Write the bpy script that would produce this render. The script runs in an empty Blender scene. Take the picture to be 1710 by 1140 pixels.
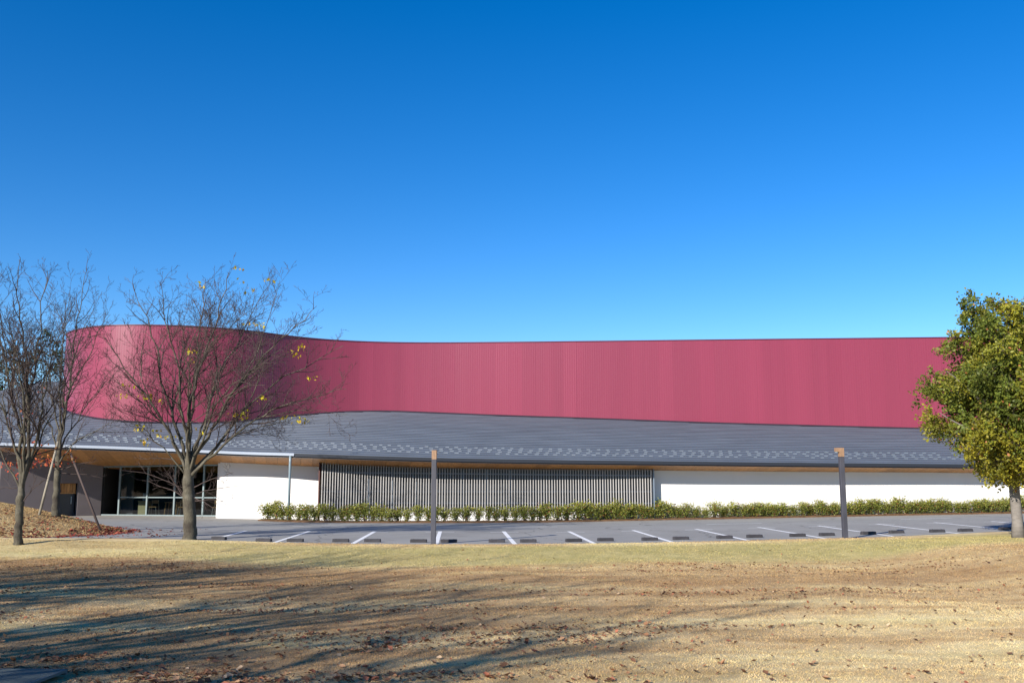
import bpy, math, random
import numpy as np
from mathutils import Vector, Matrix

# ------------------------------------------------------------------ camera, sky, sun, exposure
SC = bpy.context.scene
COL = SC.collection
PITCH = math.atan(235.0 / 1600.0)
EYE = 1.9
cam_d = bpy.data.cameras.new('camera')
cam_d.sensor_width = 36.0
cam_d.lens = 1600.0 / 1710.0 * 36.0
cam_d.clip_start = 0.1
cam_d.clip_end = 6000.0
cam = bpy.data.objects.new('camera', cam_d)
COL.objects.link(cam)
cam.location = (0, 0, EYE)
cam.rotation_euler = (math.radians(90) + PITCH, 0, 0)
SC.camera = cam

SUN_AZ = math.radians(38.0)      # the light travels towards (+sin, +cos)
SUN_EL = math.radians(24.0)
world = bpy.data.worlds.new('World')
SC.world = world
world.use_nodes = True
wn = world.node_tree
wn.nodes.clear()
w_out = wn.nodes.new('ShaderNodeOutputWorld')
w_bg = wn.nodes.new('ShaderNodeBackground')
w_sky = wn.nodes.new('ShaderNodeTexSky')
w_sky.sky_type = 'NISHITA'
w_sky.sun_disc = False
w_sky.sun_elevation = SUN_EL
w_sky.sun_rotation = math.radians(180.0) + SUN_AZ
w_sky.altitude = 0.0
w_sky.air_density = 0.8
w_sky.dust_density = 0.0
w_sky.ozone_density = 2.0
w_hs = wn.nodes.new('ShaderNodeHueSaturation')
w_hs.inputs['Saturation'].default_value = 1.435
w_hs.inputs['Hue'].default_value = 0.5085
wn.links.new(w_sky.outputs[0], w_hs.inputs['Color'])
wn.links.new(w_hs.outputs[0], w_bg.inputs['Color'])
w_bg.inputs['Strength'].default_value = 0.109
wn.links.new(w_bg.outputs[0], w_out.inputs[0])

sun_d = bpy.data.lights.new('sun', 'SUN')
sun_d.energy = 5.0
sun_d.angle = math.radians(0.5)
sun_d.color = (1.0, 0.935, 0.84)
sun = bpy.data.objects.new('sun', sun_d)
COL.objects.link(sun)
L = Vector((math.sin(SUN_AZ) * math.cos(SUN_EL), math.cos(SUN_AZ) * math.cos(SUN_EL), -math.sin(SUN_EL)))
sun.rotation_euler = L.to_track_quat('-Z', 'Y').to_euler()
sun.location = (-60, -70, 60)

vs = SC.view_settings
vs.view_transform = 'Standard'
vs.look = 'None'
vs.exposure = 0.72
vs.gamma = 1.0
vs.use_curve_mapping = False

random.seed(7)
RNG = np.random.default_rng(11)

# ------------------------------------------------------------------ helpers
CT, ST = math.cos(PITCH), math.sin(PITCH)


def ray(px, py):
    u = (px - 855.0) / 1600.0
    v = (570.0 - py) / 1600.0
    return u, CT - v * ST, ST + v * CT


def at(px, py, Y):
    """world point seen at photo pixel (px, py) and standing Y metres in front of the camera"""
    a, b, c = ray(px, py)
    return Vector((a / b * Y, Y, EYE + c / b * Y))


def sstep(a, b, x):
    t = np.clip((np.asarray(x, float) - a) / (b - a), 0, 1)
    return t * t * (3 - 2 * t)


_hash = np.random.default_rng(3).random((256, 256))


def vnoise(x, y):
    x = np.asarray(x, float); y = np.asarray(y, float)
    xi = np.floor(x).astype(int); yi = np.floor(y).astype(int)
    fx = x - xi; fy = y - yi
    fx = fx * fx * (3 - 2 * fx); fy = fy * fy * (3 - 2 * fy)
    h = lambda i, j: _hash[i % 256, j % 256]
    return (h(xi, yi) * (1 - fx) + h(xi + 1, yi) * fx) * (1 - fy) + (h(xi, yi + 1) * (1 - fx) + h(xi + 1, yi + 1) * fx) * fy


def fbm(x, y, o=4):
    s = 0; a = 0.5; t = 0
    for k in range(o):
        s = s + a * vnoise(x * 2 ** k + 17.3 * k, y * 2 ** k + 5.1 * k); t += a; a *= 0.5
    return s / t


class MB:
    def __init__(self):
        self.v = []; self.f = []

    def box(self, x0, x1, y0, y1, z0, z1):
        b = len(self.v)
        self.v += [(x0, y0, z0), (x1, y0, z0), (x1, y1, z0), (x0, y1, z0), (x0, y0, z1), (x1, y0, z1), (x1, y1, z1), (x0, y1, z1)]
        self.f += [tuple(b + i for i in q) for q in ((0, 3, 2, 1), (4, 5, 6, 7), (0, 1, 5, 4), (1, 2, 6, 5), (2, 3, 7, 6), (3, 0, 4, 7))]
        return self

    def prism(self, pts, z0, z1):
        """closed plan polygon pulled up from z0 to z1 (z may be lists)"""
        n = len(pts); b = len(self.v)
        z0 = [z0] * n if not hasattr(z0, '__len__') else z0
        z1 = [z1] * n if not hasattr(z1, '__len__') else z1
        self.v += [(p[0], p[1], z) for p, z in zip(pts, z0)] + [(p[0], p[1], z) for p, z in zip(pts, z1)]
        for i in range(n):
            j = (i + 1) % n
            self.f.append((b + i, b + j, b + n + j, b + n + i))
        self.f.append(tuple(b + n + i for i in range(n)))
        self.f.append(tuple(b + n - 1 - i for i in range(n)))
        return self

    def bar(self, p, q, w, h, up=Vector((0, 0, 1))):
        p = Vector(p); q = Vector(q); d = (q - p).normalized()
        s = d.cross(up)
        if s.length < 1e-4:
            s = d.cross(Vector((0, 1, 0)))
        s.normalize(); t = s.cross(d).normalized()
        b = len(self.v)
        for c in (p, q):
            for (i, j) in ((-1, -1), (1, -1), (1, 1), (-1, 1)):
                self.v.append(tuple(c + s * (i * w / 2) + t * (j * h / 2)))
        self.f += [tuple(b + i for i in qd) for qd in ((0, 1, 2, 3), (7, 6, 5, 4), (0, 4, 5, 1), (1, 5, 6, 2), (2, 6, 7, 3), (3, 7, 4, 0))]
        return self

    def tube(self, pts, rad, sides=6, cap=True):
        n = len(pts)
        pts = [Vector(p) for p in pts]
        b = len(self.v)
        d0 = (pts[1] - pts[0]).normalized()
        u = d0.orthogonal().normalized()
        cs = [(math.cos(2 * math.pi * k / sides), math.sin(2 * math.pi * k / sides)) for k in range(sides)]
        for i in range(n):
            d = (pts[min(i + 1, n - 1)] - pts[max(i - 1, 0)])
            if d.length < 1e-9:
                d = d0.copy()
            d.normalize()
            u = (u - d * u.dot(d))
            if u.length < 1e-6:
                u = d.orthogonal()
            u.normalize()
            w = d.cross(u)
            r = rad[i]; p = pts[i]
            for c, s in cs:
                self.v.append((p.x + (u.x * c + w.x * s) * r, p.y + (u.y * c + w.y * s) * r, p.z + (u.z * c + w.z * s) * r))
        for i in range(n - 1):
            for k in range(sides):
                a = b + i * sides + k; c = b + i * sides + (k + 1) % sides
                self.f.append((a, c, c + sides, a + sides))
        if cap:
            self.f.append(tuple(b + k for k in range(sides))[::-1])
            self.f.append(tuple(b + (n - 1) * sides + k for k in range(sides)))
        return self

    def sweep(self, path, prof):
        """profile points (outward offset o, height h) carried along plan path [(x, y, z)], offset along -Y"""
        m = len(prof); b = len(self.v); n = len(path)
        for (x, y, z) in path:
            for (o, h) in prof:
                self.v.append((x, y - o, z + h))
        for i in range(n - 1):
            for k in range(m):
                a = b + i * m + k; c = b + i * m + (k + 1) % m
                self.f.append((a, a + m, c + m, c))
        self.f.append(tuple(b + k for k in range(m)))
        self.f.append(tuple(b + (n - 1) * m + k for k in range(m))[::-1])
        return self

    def mesh(self, name, smooth=False):
        me = bpy.data.meshes.new(name)
        me.from_pydata(self.v, [], self.f)
        if smooth:
            me.polygons.foreach_set('use_smooth', [True] * len(me.polygons))
        me.update()
        return me

    def build(self, name, mat, parent=None, smooth=False, bevel=0):
        return add(name, self.mesh(name, smooth), mat, parent, bevel)


def add(name, me, mat, parent=None, bevel=0):
    o = bpy.data.objects.new(name, me)
    COL.objects.link(o)
    if mat is not None and len(me.materials) == 0:
        me.materials.append(mat)
    if parent is not None:
        o.parent = parent
        if parent.type == 'EMPTY' or parent.location.length > 0:
            o.matrix_parent_inverse = Matrix.Translation(-parent.location) if parent.rotation_euler.z == 0 else parent.matrix_basis.inverted()
    if bevel:
        m = o.modifiers.new('bevel', 'BEVEL'); m.width = bevel; m.segments = 2; m.limit_method = 'ANGLE'
    return o


def tag(o, label, cat, group=None, kind=None):
    if label: o['label'] = label
    if cat: o['category'] = cat
    if group: o['group'] = group
    if kind: o['kind'] = kind
    return o


def empty(name, loc):
    o = bpy.data.objects.new(name, None)
    o.empty_display_size = 0.2
    COL.objects.link(o)
    o.location = loc
    return o


def local(name, me, mat, parent):
    """a part whose mesh is written in its parent's own coordinates"""
    o = bpy.data.objects.new(name, me)
    COL.objects.link(o)
    if mat is not None and len(me.materials) == 0:
        me.materials.append(mat)
    o.parent = parent
    return o


def copy_tree(o, parent=None):
    c = o.copy(); COL.objects.link(c)
    if parent: c.parent = parent
    for ch in o.children:
        copy_tree(ch, c)
    return c


def np_mesh(name, V, F, cols=None):
    """V (n,3), F (m,k) arrays; cols: (n,3) per-vertex colour"""
    me = bpy.data.meshes.new(name)
    m, k = F.shape
    me.vertices.add(len(V)); me.vertices.foreach_set('co', V.astype(np.float32).ravel())
    me.loops.add(m * k); me.loops.foreach_set('vertex_index', F.astype(np.int32).ravel())
    me.polygons.add(m); me.polygons.foreach_set('loop_start', np.arange(0, m * k, k, dtype=np.int32))
    me.update(calc_edges=True)
    if cols is not None:
        a = me.color_attributes.new('tint', 'FLOAT_COLOR', 'POINT')
        a.data.foreach_set('color', np.hstack([cols, np.ones((len(cols), 1))]).astype(np.float32).ravel())
    me.validate()
    return me


# ------------------------------------------------------------------ materials
def M(name, col=(0.5, 0.5, 0.5), rough=0.6, spec=0.5, metal=0.0):
    m = bpy.data.materials.new(name); m.use_nodes = True
    b = m.node_tree.nodes['Principled BSDF']
    b.inputs['Base Color'].default_value = (*col, 1)
    b.inputs['Roughness'].default_value = rough
    b.inputs['Specular IOR Level'].default_value = spec
    b.inputs['Metallic'].default_value = metal
    return m


def N(m, t, **kw):
    n = m.node_tree.nodes.new(t)
    for k, v in kw.items():
        setattr(n, k, v)
    return n


def LK(m, a, b):
    m.node_tree.links.new(a, b)


def bsdf(m):
    return m.node_tree.nodes['Principled BSDF']


def coords(m, scale=(1, 1, 1), src='Object'):
    tc = N(m, 'ShaderNodeTexCoord'); mp = N(m, 'ShaderNodeMapping')
    mp.inputs['Scale'].default_value = scale
    LK(m, tc.outputs[src], mp.inputs['Vector'])
    return mp.outputs[0]


def noise(m, vec, scale, detail=4, rough=0.55):
    n = N(m, 'ShaderNodeTexNoise')
    n.inputs['Scale'].default_value = scale
    n.inputs['Detail'].default_value = detail
    n.inputs['Roughness'].default_value = rough
    if vec is not None: LK(m, vec, n.inputs['Vector'])
    return n.outputs['Fac']


def ramp(m, fac, stops):
    r = N(m, 'ShaderNodeValToRGB')
    el = r.color_ramp.elements
    while len(el) < len(stops): el.new(0.5)
    for e, (p, c) in zip(el, stops):
        e.position = p; e.color = (*c, 1)
    LK(m, fac, r.inputs[0])
    return r.outputs[0]


def mix(m, fac, a, b, mode='MIX'):
    x = N(m, 'ShaderNodeMix', data_type='RGBA', blend_type=mode)
    for s, val in ((0, fac), (6, a), (7, b)):
        if hasattr(val, 'is_output'): LK(m, val, x.inputs[s])
        elif isinstance(val, tuple): x.inputs[s].default_value = (*val, 1)
        else: x.inputs[s].default_value = val
    return x.outputs[2]


def bump(m, h, strength=0.3, dist=0.02):
    b = N(m, 'ShaderNodeBump')
    b.inputs['Strength'].default_value = strength
    b.inputs['Distance'].default_value = dist
    LK(m, h, b.inputs['Height'])
    LK(m, b.outputs[0], bsdf(m).inputs['Normal'])


def vary(m, col, amt=0.08, scale=1.5, stretch=(1, 1, 1), rnd=0.0, fine=0.0):
    """base colour with soft noise, optional per-object tint"""
    v = coords(m, stretch)
    n = noise(m, v, scale)
    lo = tuple(c * (1 - amt) for c in col); hi = tuple(min(1, c * (1 + amt)) for c in col)
    c = ramp(m, n, [(0.3, lo), (0.7, hi)])
    if rnd:
        oi = N(m, 'ShaderNodeObjectInfo')
        mr = N(m, 'ShaderNodeMapRange'); mr.inputs[3].default_value = 1 - rnd; mr.inputs[4].default_value = 1 + rnd
        LK(m, oi.outputs['Random'], mr.inputs[0])
        cc = N(m, 'ShaderNodeCombineColor')
        for i in range(3): LK(m, mr.outputs[0], cc.inputs[i])
        c = mix(m, 1.0, c, cc.outputs[0], 'MULTIPLY')
    LK(m, c, bsdf(m).inputs['Base Color'])
    return c


MT = {}
MT['red'] = M('red_coated_metal', (0.212, 0.028, 0.056), 0.31, 0.50)
vary(MT['red'], (0.212, 0.028, 0.056), 0.07, 0.5, (1.2, 1.2, 0.05), rnd=0.045)
MT['red_dark'] = M('dark_coping_metal', (0.11, 0.03, 0.05), 0.45)
MT['roof'] = M('slate_grey_roof_metal', (0.098, 0.115, 0.142), 0.42, 0.5)
vary(MT['roof'], (0.098, 0.115, 0.142), 0.16, 0.9, (0.5, 2, 2), rnd=0.045)
MT['guard'] = M('pale_galvanised_snow_guard', (0.15, 0.174, 0.208), 0.5, 0.4, 0.1)
MT['gutter_pale'] = M('pale_blue_grey_gutter_metal', (0.40, 0.45, 0.53), 0.4, 0.5, 0.3)
MT['gutter_dark'] = M('charcoal_gutter_metal', (0.022, 0.026, 0.036), 0.45)
MT['pipe'] = M('grey_teal_pipe_paint', (0.20, 0.26, 0.29), 0.4)
MT['white'] = M('white_render_wall', (0.70, 0.69, 0.67), 0.85, 0.2)
vary(MT['white'], (0.70, 0.69, 0.67), 0.025, 0.7)
MT['brown'] = M('brown_grey_render_wall', (0.17, 0.145, 0.145), 0.85, 0.2)
vary(MT['brown'], (0.17, 0.145, 0.145), 0.06, 1.2)
MT['screen_back'] = M('dark_glazing_behind_screen', (0.035, 0.04, 0.05), 0.35, 0.5)
MT['slat'] = M('weathered_grey_timber_slat', (0.39, 0.375, 0.36), 0.7, 0.3)
vary(MT['slat'], (0.39, 0.375, 0.36), 0.05, 3, (1, 1, 0.15), rnd=0.08)
MT['steel'] = M('blue_grey_steel_rail', (0.16, 0.20, 0.25), 0.4)
MT['jamb'] = M('dark_red_brown_jamb', (0.10, 0.035, 0.03), 0.6)
MT['mullion'] = M('grey_green_mullion', (0.20, 0.25, 0.26), 0.35, 0.5, 0.3)
MT['lampgrey'] = M('charcoal_painted_post', (0.052, 0.052, 0.066), 0.5, 0.4)
vary(MT['lampgrey'], (0.052, 0.052, 0.066), 0.2, 5, (1, 1, 0.4))
MT['lampglass'] = M('frosted_lamp_lens', (0.7, 0.68, 0.62), 0.3)
MT['stop'] = M('dark_recycled_wheel_stop', (0.028, 0.026, 0.03), 0.8)
vary(MT['stop'], (0.028, 0.026, 0.03), 0.3, 9, rnd=0.2)
MT['paint'] = M('worn_white_road_paint', (0.75, 0.75, 0.73), 0.8, 0.2)
_c = ramp(MT['paint'], noise(MT['paint'], coords(MT['paint']), 22, 6, 0.7), [(0.30, (0.35, 0.35, 0.36)), (0.46, (0.78, 0.78, 0.77))])
LK(MT['paint'], _c, bsdf(MT['paint']).inputs['Base Color'])
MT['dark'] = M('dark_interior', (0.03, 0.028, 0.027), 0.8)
MT['floor_in'] = M('interior_floor', (0.12, 0.11, 0.10), 0.5)
MT['beige'] = M('pale_birch_plywood', (0.62, 0.50, 0.28), 0.5)
MT['chairwood'] = M('chair_wood', (0.50, 0.27, 0.11), 0.5)
MT['chairsteel'] = M('brushed_steel_leg', (0.55, 0.58, 0.6), 0.3, 0.5, 0.8)
MT['screenblue'] = M('pale_blue_panel', (0.35, 0.48, 0.62), 0.5)
MT['soil'] = M('planting_soil', (0.15, 0.085, 0.045), 0.95, 0.1)
vary(MT['soil'], (0.15, 0.085, 0.045), 0.45, 7)
MT['grate'] = M('galvanised_grating', (0.11, 0.132, 0.127), 0.8, 0.3, 0.0)
MT['pole'] = M('weathered_prop_pole', (0.26, 0.23, 0.18), 0.85, 0.2)
vary(MT['pole'], (0.26, 0.23, 0.18), 0.25, 8, (1, 1, 0.3))

m = MT['wood'] = M('soffit_timber', (0.52, 0.255, 0.09), 0.55, 0.35)
c = vary(m, (0.52, 0.255, 0.09), 0.22, 3.0, (6, 0.6, 1), rnd=0.16)
m = MT['lampwood'] = M('lamp_head_timber', (0.27, 0.165, 0.10), 0.6, 0.3)
vary(m, (0.27, 0.165, 0.10), 0.25, 5, (8, 8, 1))

m = MT['asphalt'] = M('worn_grey_asphalt', (0.24, 0.24, 0.25), 0.92, 0.25)
v = coords(m)
n1 = noise(m, v, 0.22, 5); n2 = noise(m, v, 45, 4, 0.7)
c1 = ramp(m, n1, [(0.3, (0.29, 0.284, 0.265)), (0.7, (0.365, 0.356, 0.332))])
c2 = ramp(m, n2, [(0.3, (0.72, 0.72, 0.73)), (0.7, (1.0, 1.0, 1.0))])
vor = N(m, 'ShaderNodeTexVoronoi'); vor.feature = 'DISTANCE_TO_EDGE'; vor.inputs['Scale'].default_value = 0.16
wob = N(m, 'ShaderNodeVectorMath'); wob.operation = 'ADD'
nw = N(m, 'ShaderNodeTexNoise'); nw.inputs['Scale'].default_value = 0.8; nw.inputs['Detail'].default_value = 5
LK(m, v, nw.inputs['Vector']); LK(m, v, wob.inputs[0]); LK(m, nw.outputs['Color'], wob.inputs[1]); LK(m, wob.outputs[0], vor.inputs['Vector'])
crk = ramp(m, vor.outputs['Distance'], [(0.0, (0.45, 0.45, 0.46)), (0.006, (1.0, 1.0, 1.0))])
stn = ramp(m, noise(m, v, 0.9, 4, 0.6), [(0.28, (0.78, 0.77, 0.76)), (0.42, (1.0, 1.0, 1.0))])
ca = mix(m, 1.0, mix(m, 1.0, c1, c2, 'MULTIPLY'), mix(m, 1.0, crk, stn, 'MULTIPLY'), 'MULTIPLY')
LK(m, ca, bsdf(m).inputs['Base Color'])
bump(m, n2, 0.5, 0.01)

# thin window glass: clear, with a mirror-like coat
m = MT['glass'] = bpy.data.materials.new('window_glass'); m.use_nodes = True
nt = m.node_tree; nt.nodes.clear()
o_ = nt.nodes.new('ShaderNodeOutputMaterial'); mx = nt.nodes.new('ShaderNodeMixShader')
tr = nt.nodes.new('ShaderNodeBsdfTransparent'); tr.inputs[0].default_value = (0.42, 0.48, 0.47, 1)
gl = nt.nodes.new('ShaderNodeBsdfGlossy'); gl.inputs['Roughness'].default_value = 0.015
fr = nt.nodes.new('ShaderNodeFresnel'); fr.inputs['IOR'].default_value = 1.55
nt.links.new(fr.outputs[0], mx.inputs[0]); nt.links.new(tr.outputs[0], mx.inputs[1]); nt.links.new(gl.outputs[0], mx.inputs[2])
nt.links.new(mx.outputs[0], o_.inputs[0])


def leaf_material(name, transl=0.35, rough=0.5):
    """colour from the leaf's own tint attribute, light passing through"""
    m = bpy.data.materials.new(name); m.use_nodes = True
    b = bsdf(m); b.inputs['Roughness'].default_value = rough
    b.inputs['Specular IOR Level'].default_value = 0.3
    at_ = N(m, 'ShaderNodeAttribute'); at_.attribute_name = 'tint'
    LK(m, at_.outputs['Color'], b.inputs['Base Color'])
    t = N(m, 'ShaderNodeBsdfTranslucent'); LK(m, at_.outputs['Color'], t.inputs['Color'])
    x = N(m, 'ShaderNodeMixShader'); x.inputs[0].default_value = transl
    out = [n for n in m.node_tree.nodes if n.type == 'OUTPUT_MATERIAL'][0]
    LK(m, b.outputs[0], x.inputs[1]); LK(m, t.outputs[0], x.inputs[2]); LK(m, x.outputs[0], out.inputs[0])
    return m


MT['leaf'] = leaf_material('tree_leaves')
MT['litter'] = leaf_material('fallen_leaves', 0.15, 0.8)

m = MT['bark'] = M('grey_green_bark', (0.16, 0.14, 0.11), 0.9, 0.15)
v = coords(m)
n1 = noise(m, v, 2.2, 4); n2 = noise(m, coords(m, (14, 14, 5)), 2.0, 5, 0.7)
c1 = ramp(m, n1, [(0.35, (0.065, 0.055, 0.045)), (0.55, (0.12, 0.108, 0.08)), (0.75, (0.19, 0.175, 0.14))])
c2 = ramp(m, n2, [(0.35, (0.6, 0.6, 0.6)), (0.65, (1.0, 1.0, 1.0))])
LK(m, mix(m, 1.0, c1, c2, 'MULTIPLY'), bsdf(m).inputs['Base Color'])
bump(m, n2, 0.6, 0.02)
m = MT['twig'] = M('brown_twig_bark', (0.075, 0.055, 0.05), 0.8, 0.2)
m = MT['bark_pale'] = M('pale_grey_bark', (0.19, 0.17, 0.15), 0.9, 0.15)
c = vary(m, (0.19, 0.17, 0.15), 0.25, 4, (1, 1, 3))


def lawn_material(name, blades=False):
    m = M(name, (0.4, 0.3, 0.17), 0.95, 0.08)
    geo = N(m, 'ShaderNodeNewGeometry')
    mp = N(m, 'ShaderNodeMapping'); mp.inputs['Scale'].default_value = (0.28, 1.0, 1.0); mp.inputs['Rotation'].default_value = (0, 0, 0.10)
    LK(m, geo.outputs['Position'], mp.inputs['Vector'])
    mp2 = N(m, 'ShaderNodeMapping'); LK(m, geo.outputs['Position'], mp2.inputs['Vector'])
    big = noise(m, mp.outputs[0], 0.62, 5, 0.6)
    mid = noise(m, mp2.outputs[0], 2.6, 5, 0.65)
    fine = noise(m, mp2.outputs[0], 38, 4, 0.7)
    c1 = ramp(m, big, [(0.30, (0.49, 0.345, 0.18)), (0.44, (0.66, 0.50, 0.275)), (0.58, (0.80, 0.66, 0.365)), (0.72, (0.68, 0.59, 0.30))])
    mp3 = N(m, 'ShaderNodeMapping'); mp3.inputs['Scale'].default_value = (0.10, 1.0, 1.0); mp3.inputs['Rotation'].default_value = (0, 0, 0.16)
    LK(m, geo.outputs['Position'], mp3.inputs['Vector'])
    st = noise(m, mp3.outputs[0], 1.5, 4, 0.6)
    c1 = mix(m, 1.0, c1, ramp(m, st, [(0.34, (0.86, 0.80, 0.75)), (0.56, (1.0, 1.0, 1.0))]), 'MULTIPLY')
    c2 = ramp(m, mid, [(0.30, (0.80, 0.75, 0.70)), (0.60, (1.0, 1.0, 1.0))])
    c = mix(m, 1.0, c1, c2, 'MULTIPLY')
    a = N(m, 'ShaderNodeAttribute'); a.attribute_name = 'green'
    sep = N(m, 'ShaderNodeSeparateColor'); LK(m, a.outputs['Color'], sep.inputs[0])
    cg = ramp(m, mid, [(0.3, (0.36, 0.315, 0.125)), (0.7, (0.52, 0.44, 0.20))])
    c = mix(m, sep.outputs[0], c, cg)
    cb = ramp(m, mid, [(0.3, (0.30, 0.18, 0.088)), (0.7, (0.46, 0.30, 0.155))])
    c = mix(m, sep.outputs[1], c, cb)
    c3 = ramp(m, fine, [(0.28, (0.66, 0.63, 0.58)), (0.60, (1.0, 1.0, 1.0))])
    c = mix(m, 0.8, c, mix(m, 1.0, c, c3, 'MULTIPLY'))
    if blades:
        t = N(m, 'ShaderNodeAttribute'); t.attribute_name = 'tint'
        c = mix(m, 1.0, c, t.outputs['Color'], 'MULTIPLY')
    LK(m, c, bsdf(m).inputs['Base Color'])
    if not blades:
        bump(m, fine, 0.6, 0.02)
    return m


MT['lawn'] = lawn_material('dry_winter_lawn')
MT['blades'] = lawn_material('dry_grass_blades', True)

# ------------------------------------------------------------------ ground heights


def g(X):
    """level of the paved ground: nearly flat, climbing a little towards both ends"""
    X = np.asarray(X, float)
    return 0.31 * np.clip((X - 4) / 21, 0, 1.3) + 0.12 * sstep(-9, -22, X) * 1.0


def ground_hit(px, py, lift=0.0):
    a, b, c = ray(px, py)
    Y = 30.0
    for _ in range(30):
        z = float(g(a / b * Y)) + lift
        Y = (z - EYE) * b / c
    return Vector((a / b * Y, Y, float(g(a / b * Y)) + lift))


edge_px = [(-420, 902), (-200, 900), (60, 897.5), (250, 898), (318, 900), (400, 903), (500, 906), (700, 908), (855, 908), (1000, 906.5), (1120, 904.3),
           (1250, 901.5), (1400, 898), (1500, 894.5), (1600, 890), (1710, 885), (1900, 880)]
_e = [ground_hit(x, y, 0.03) for x, y in edge_px]
EX = np.array([p.x for p in _e]); EY = np.array([p.y for p in _e])
print('edge', [(round(a, 1), round(b, 1)) for a, b in zip(EX, EY)])
_xs = np.linspace(EX[0], EX[-1], 400)
_ys = np.interp(_xs, EX, EY)
_k = np.ones(21) / 21
_ys = np.convolve(np.pad(_ys, 10, mode='edge'), _k, 'valid')


def front(X):
    return np.interp(X, _xs, _ys)


def mound(X, Y):
    r = np.sqrt(((X + 23.5) / 9.6) ** 2 + ((Y - 36.0) / 6.3) ** 2)
    r2 = np.sqrt(((X + 30) / 14) ** 2 + ((Y - 36.5) / 6.0) ** 2)
    return np.maximum(1.5 * np.clip(1 - r * r, 0, 1) ** 1.3, 1.2 * np.clip(1 - r2 * r2, 0, 1) ** 1.3)


def terrain(X, Y):
    X = np.asarray(X, float); Y = np.asarray(Y, float)
    F = front(X); d = F - Y
    top = g(X) + 0.03
    toe = 5.2
    bank = sstep(0, toe, d)
    side = sstep(9.2, 14.0, X + 0.12 * (Y - 20)) * sstep(4, 14, Y)
    low = -0.2 + 0.46 * side
    und = (fbm(X * 0.22 + 9, Y * 0.22, 3) - 0.5) * 0.16 + (fbm(X * 0.9, Y * 0.9 + 40, 3) - 0.5) * 0.05
    z = top * (1 - bank) + low * bank + und * np.clip(d / 1.5, 0, 1)
    behind = g(X) - 0.10
    z = np.where(d < 0, top * np.clip(1 + d / 0.12, 0, 1) + behind * np.clip(-d / 0.12, 0, 1), z)
    z = z + np.maximum(mound(X, Y), 0)
    gm = sstep(0.55, 0.15, np.maximum(np.abs(X + 4.75) - 0.85, np.abs(Y - 8.0) - 0.55))
    z = z * (1 - gm) + (-0.19) * gm
    far = sstep(70, 120, np.hypot(X, Y - 30))
    return z * (1 - far) + (-0.3) * far


def tz(x, y):
    return float(terrain(x, y))


# terrain sheet: fine near, coarse far
xs = np.unique(np.concatenate([np.linspace(-1800, -60, 14), np.linspace(-60, -32, 20), np.linspace(-32, 24, 225), np.linspace(24, 60, 26), np.linspace(60, 1800, 14)]))
ys = np.unique(np.concatenate([np.linspace(-1500, -25, 12), np.linspace(-25, 5, 16), np.linspace(5, 27, 90), np.linspace(27, 46, 150), np.linspace(46, 90, 24), np.linspace(90, 2400, 14)]))
GX, GY = np.meshgrid(xs, ys)
GZ = terrain(GX, GY)
V = np.stack([GX.ravel(), GY.ravel(), GZ.ravel()], 1)
nx, ny = len(xs), len(ys)
I = np.arange(nx * ny).reshape(ny, nx)
F = np.stack([I[:-1, :-1].ravel(), I[:-1, 1:].ravel(), I[1:, 1:].ravel(), I[1:, :-1].ravel()], 1)
me = np_mesh('lawn', V, F)


def greenness(X, Y):
    d = front(X) - Y
    gmask = sstep(0.3, 1.6, d) * sstep(6.2, 4.2, d) * (0.35 + 0.65 * sstep(-16, -4, X)) * (0.55 + 0.6 * fbm(X * 0.35, Y * 0.5, 3))
    return np.clip(gmask * sstep(16, 12, np.abs(X - 2) * 0.6), 0, 1)


def brownness(X, Y):
    d = front(X) - Y
    m_ = sstep(0.44, 0.62, fbm(X * 0.20 + 31, Y * 0.75 + 3, 4))
    return np.clip(m_ * sstep(5.0, 7.0, d) * (0.32 + 0.52 * sstep(5, -3, X)) + 0.55 * sstep(4.6, 6.2, d) * sstep(15.0, 9.0, d) * (0.4 + fbm(X * 0.5, Y * 1.5, 3)) + 0.28 * sstep(5.0, 7.0, d) * sstep(2, -6, X) + 0.5 * sstep(0.05, 0.3, mound(X, Y)), 0, 0.9)



a = me.color_attributes.new('green', 'FLOAT_COLOR', 'POINT')
gr = greenness(V[:, 0], V[:, 1])
br = brownness(V[:, 0], V[:, 1])
a.data.foreach_set('color', np.stack([gr, br, gr, np.ones_like(gr)], 1).astype(np.float32).ravel())
me.polygons.foreach_set('use_smooth', [True] * len(me.polygons))
lawn = add('lawn', me, MT['lawn'])
tag(lawn, None, None, kind='structure')

# asphalt sheet with painted marks
axs = np.linspace(-46, 44, 181)
rows = []
for t in np.linspace(0, 1, 24):
    fy = front(axs)
    yy = fy + 0.02 + (70 - fy) * t ** 1.5
    rows.append(np.stack([axs, yy, g(axs)], 1))
V = np.concatenate(rows); I = np.arange(len(V)).reshape(24, len(axs))
F = np.stack([I[:-1, :-1].ravel(), I[:-1, 1:].ravel(), I[1:, 1:].ravel(), I[1:, :-1].ravel()], 1)
asphalt = add('parking_lot', np_mesh('parking_lot', V, F), MT['asphalt'])
tag(asphalt, None, None, kind='structure')


def paint(p, q, w):
    p = Vector(p); q = Vector(q); d = (q - p); n = max(1, int(d.length / 1.0)); d.normalize()
    s = Vector((-d.y, d.x, 0)) * (w / 2)
    mb = MB()
    for i in range(n + 1):
        c = p.lerp(q, i / n)
        for k in (-1, 1):
            e = c + s * k
            mb.v.append((e.x, e.y, float(g(e.x)) + 0.006))
    for i in range(n):
        mb.f.append((2 * i, 2 * i + 2, 2 * i + 3, 2 * i + 1))
    return mb.build('painted_line', MT['paint'], asphalt)


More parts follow.
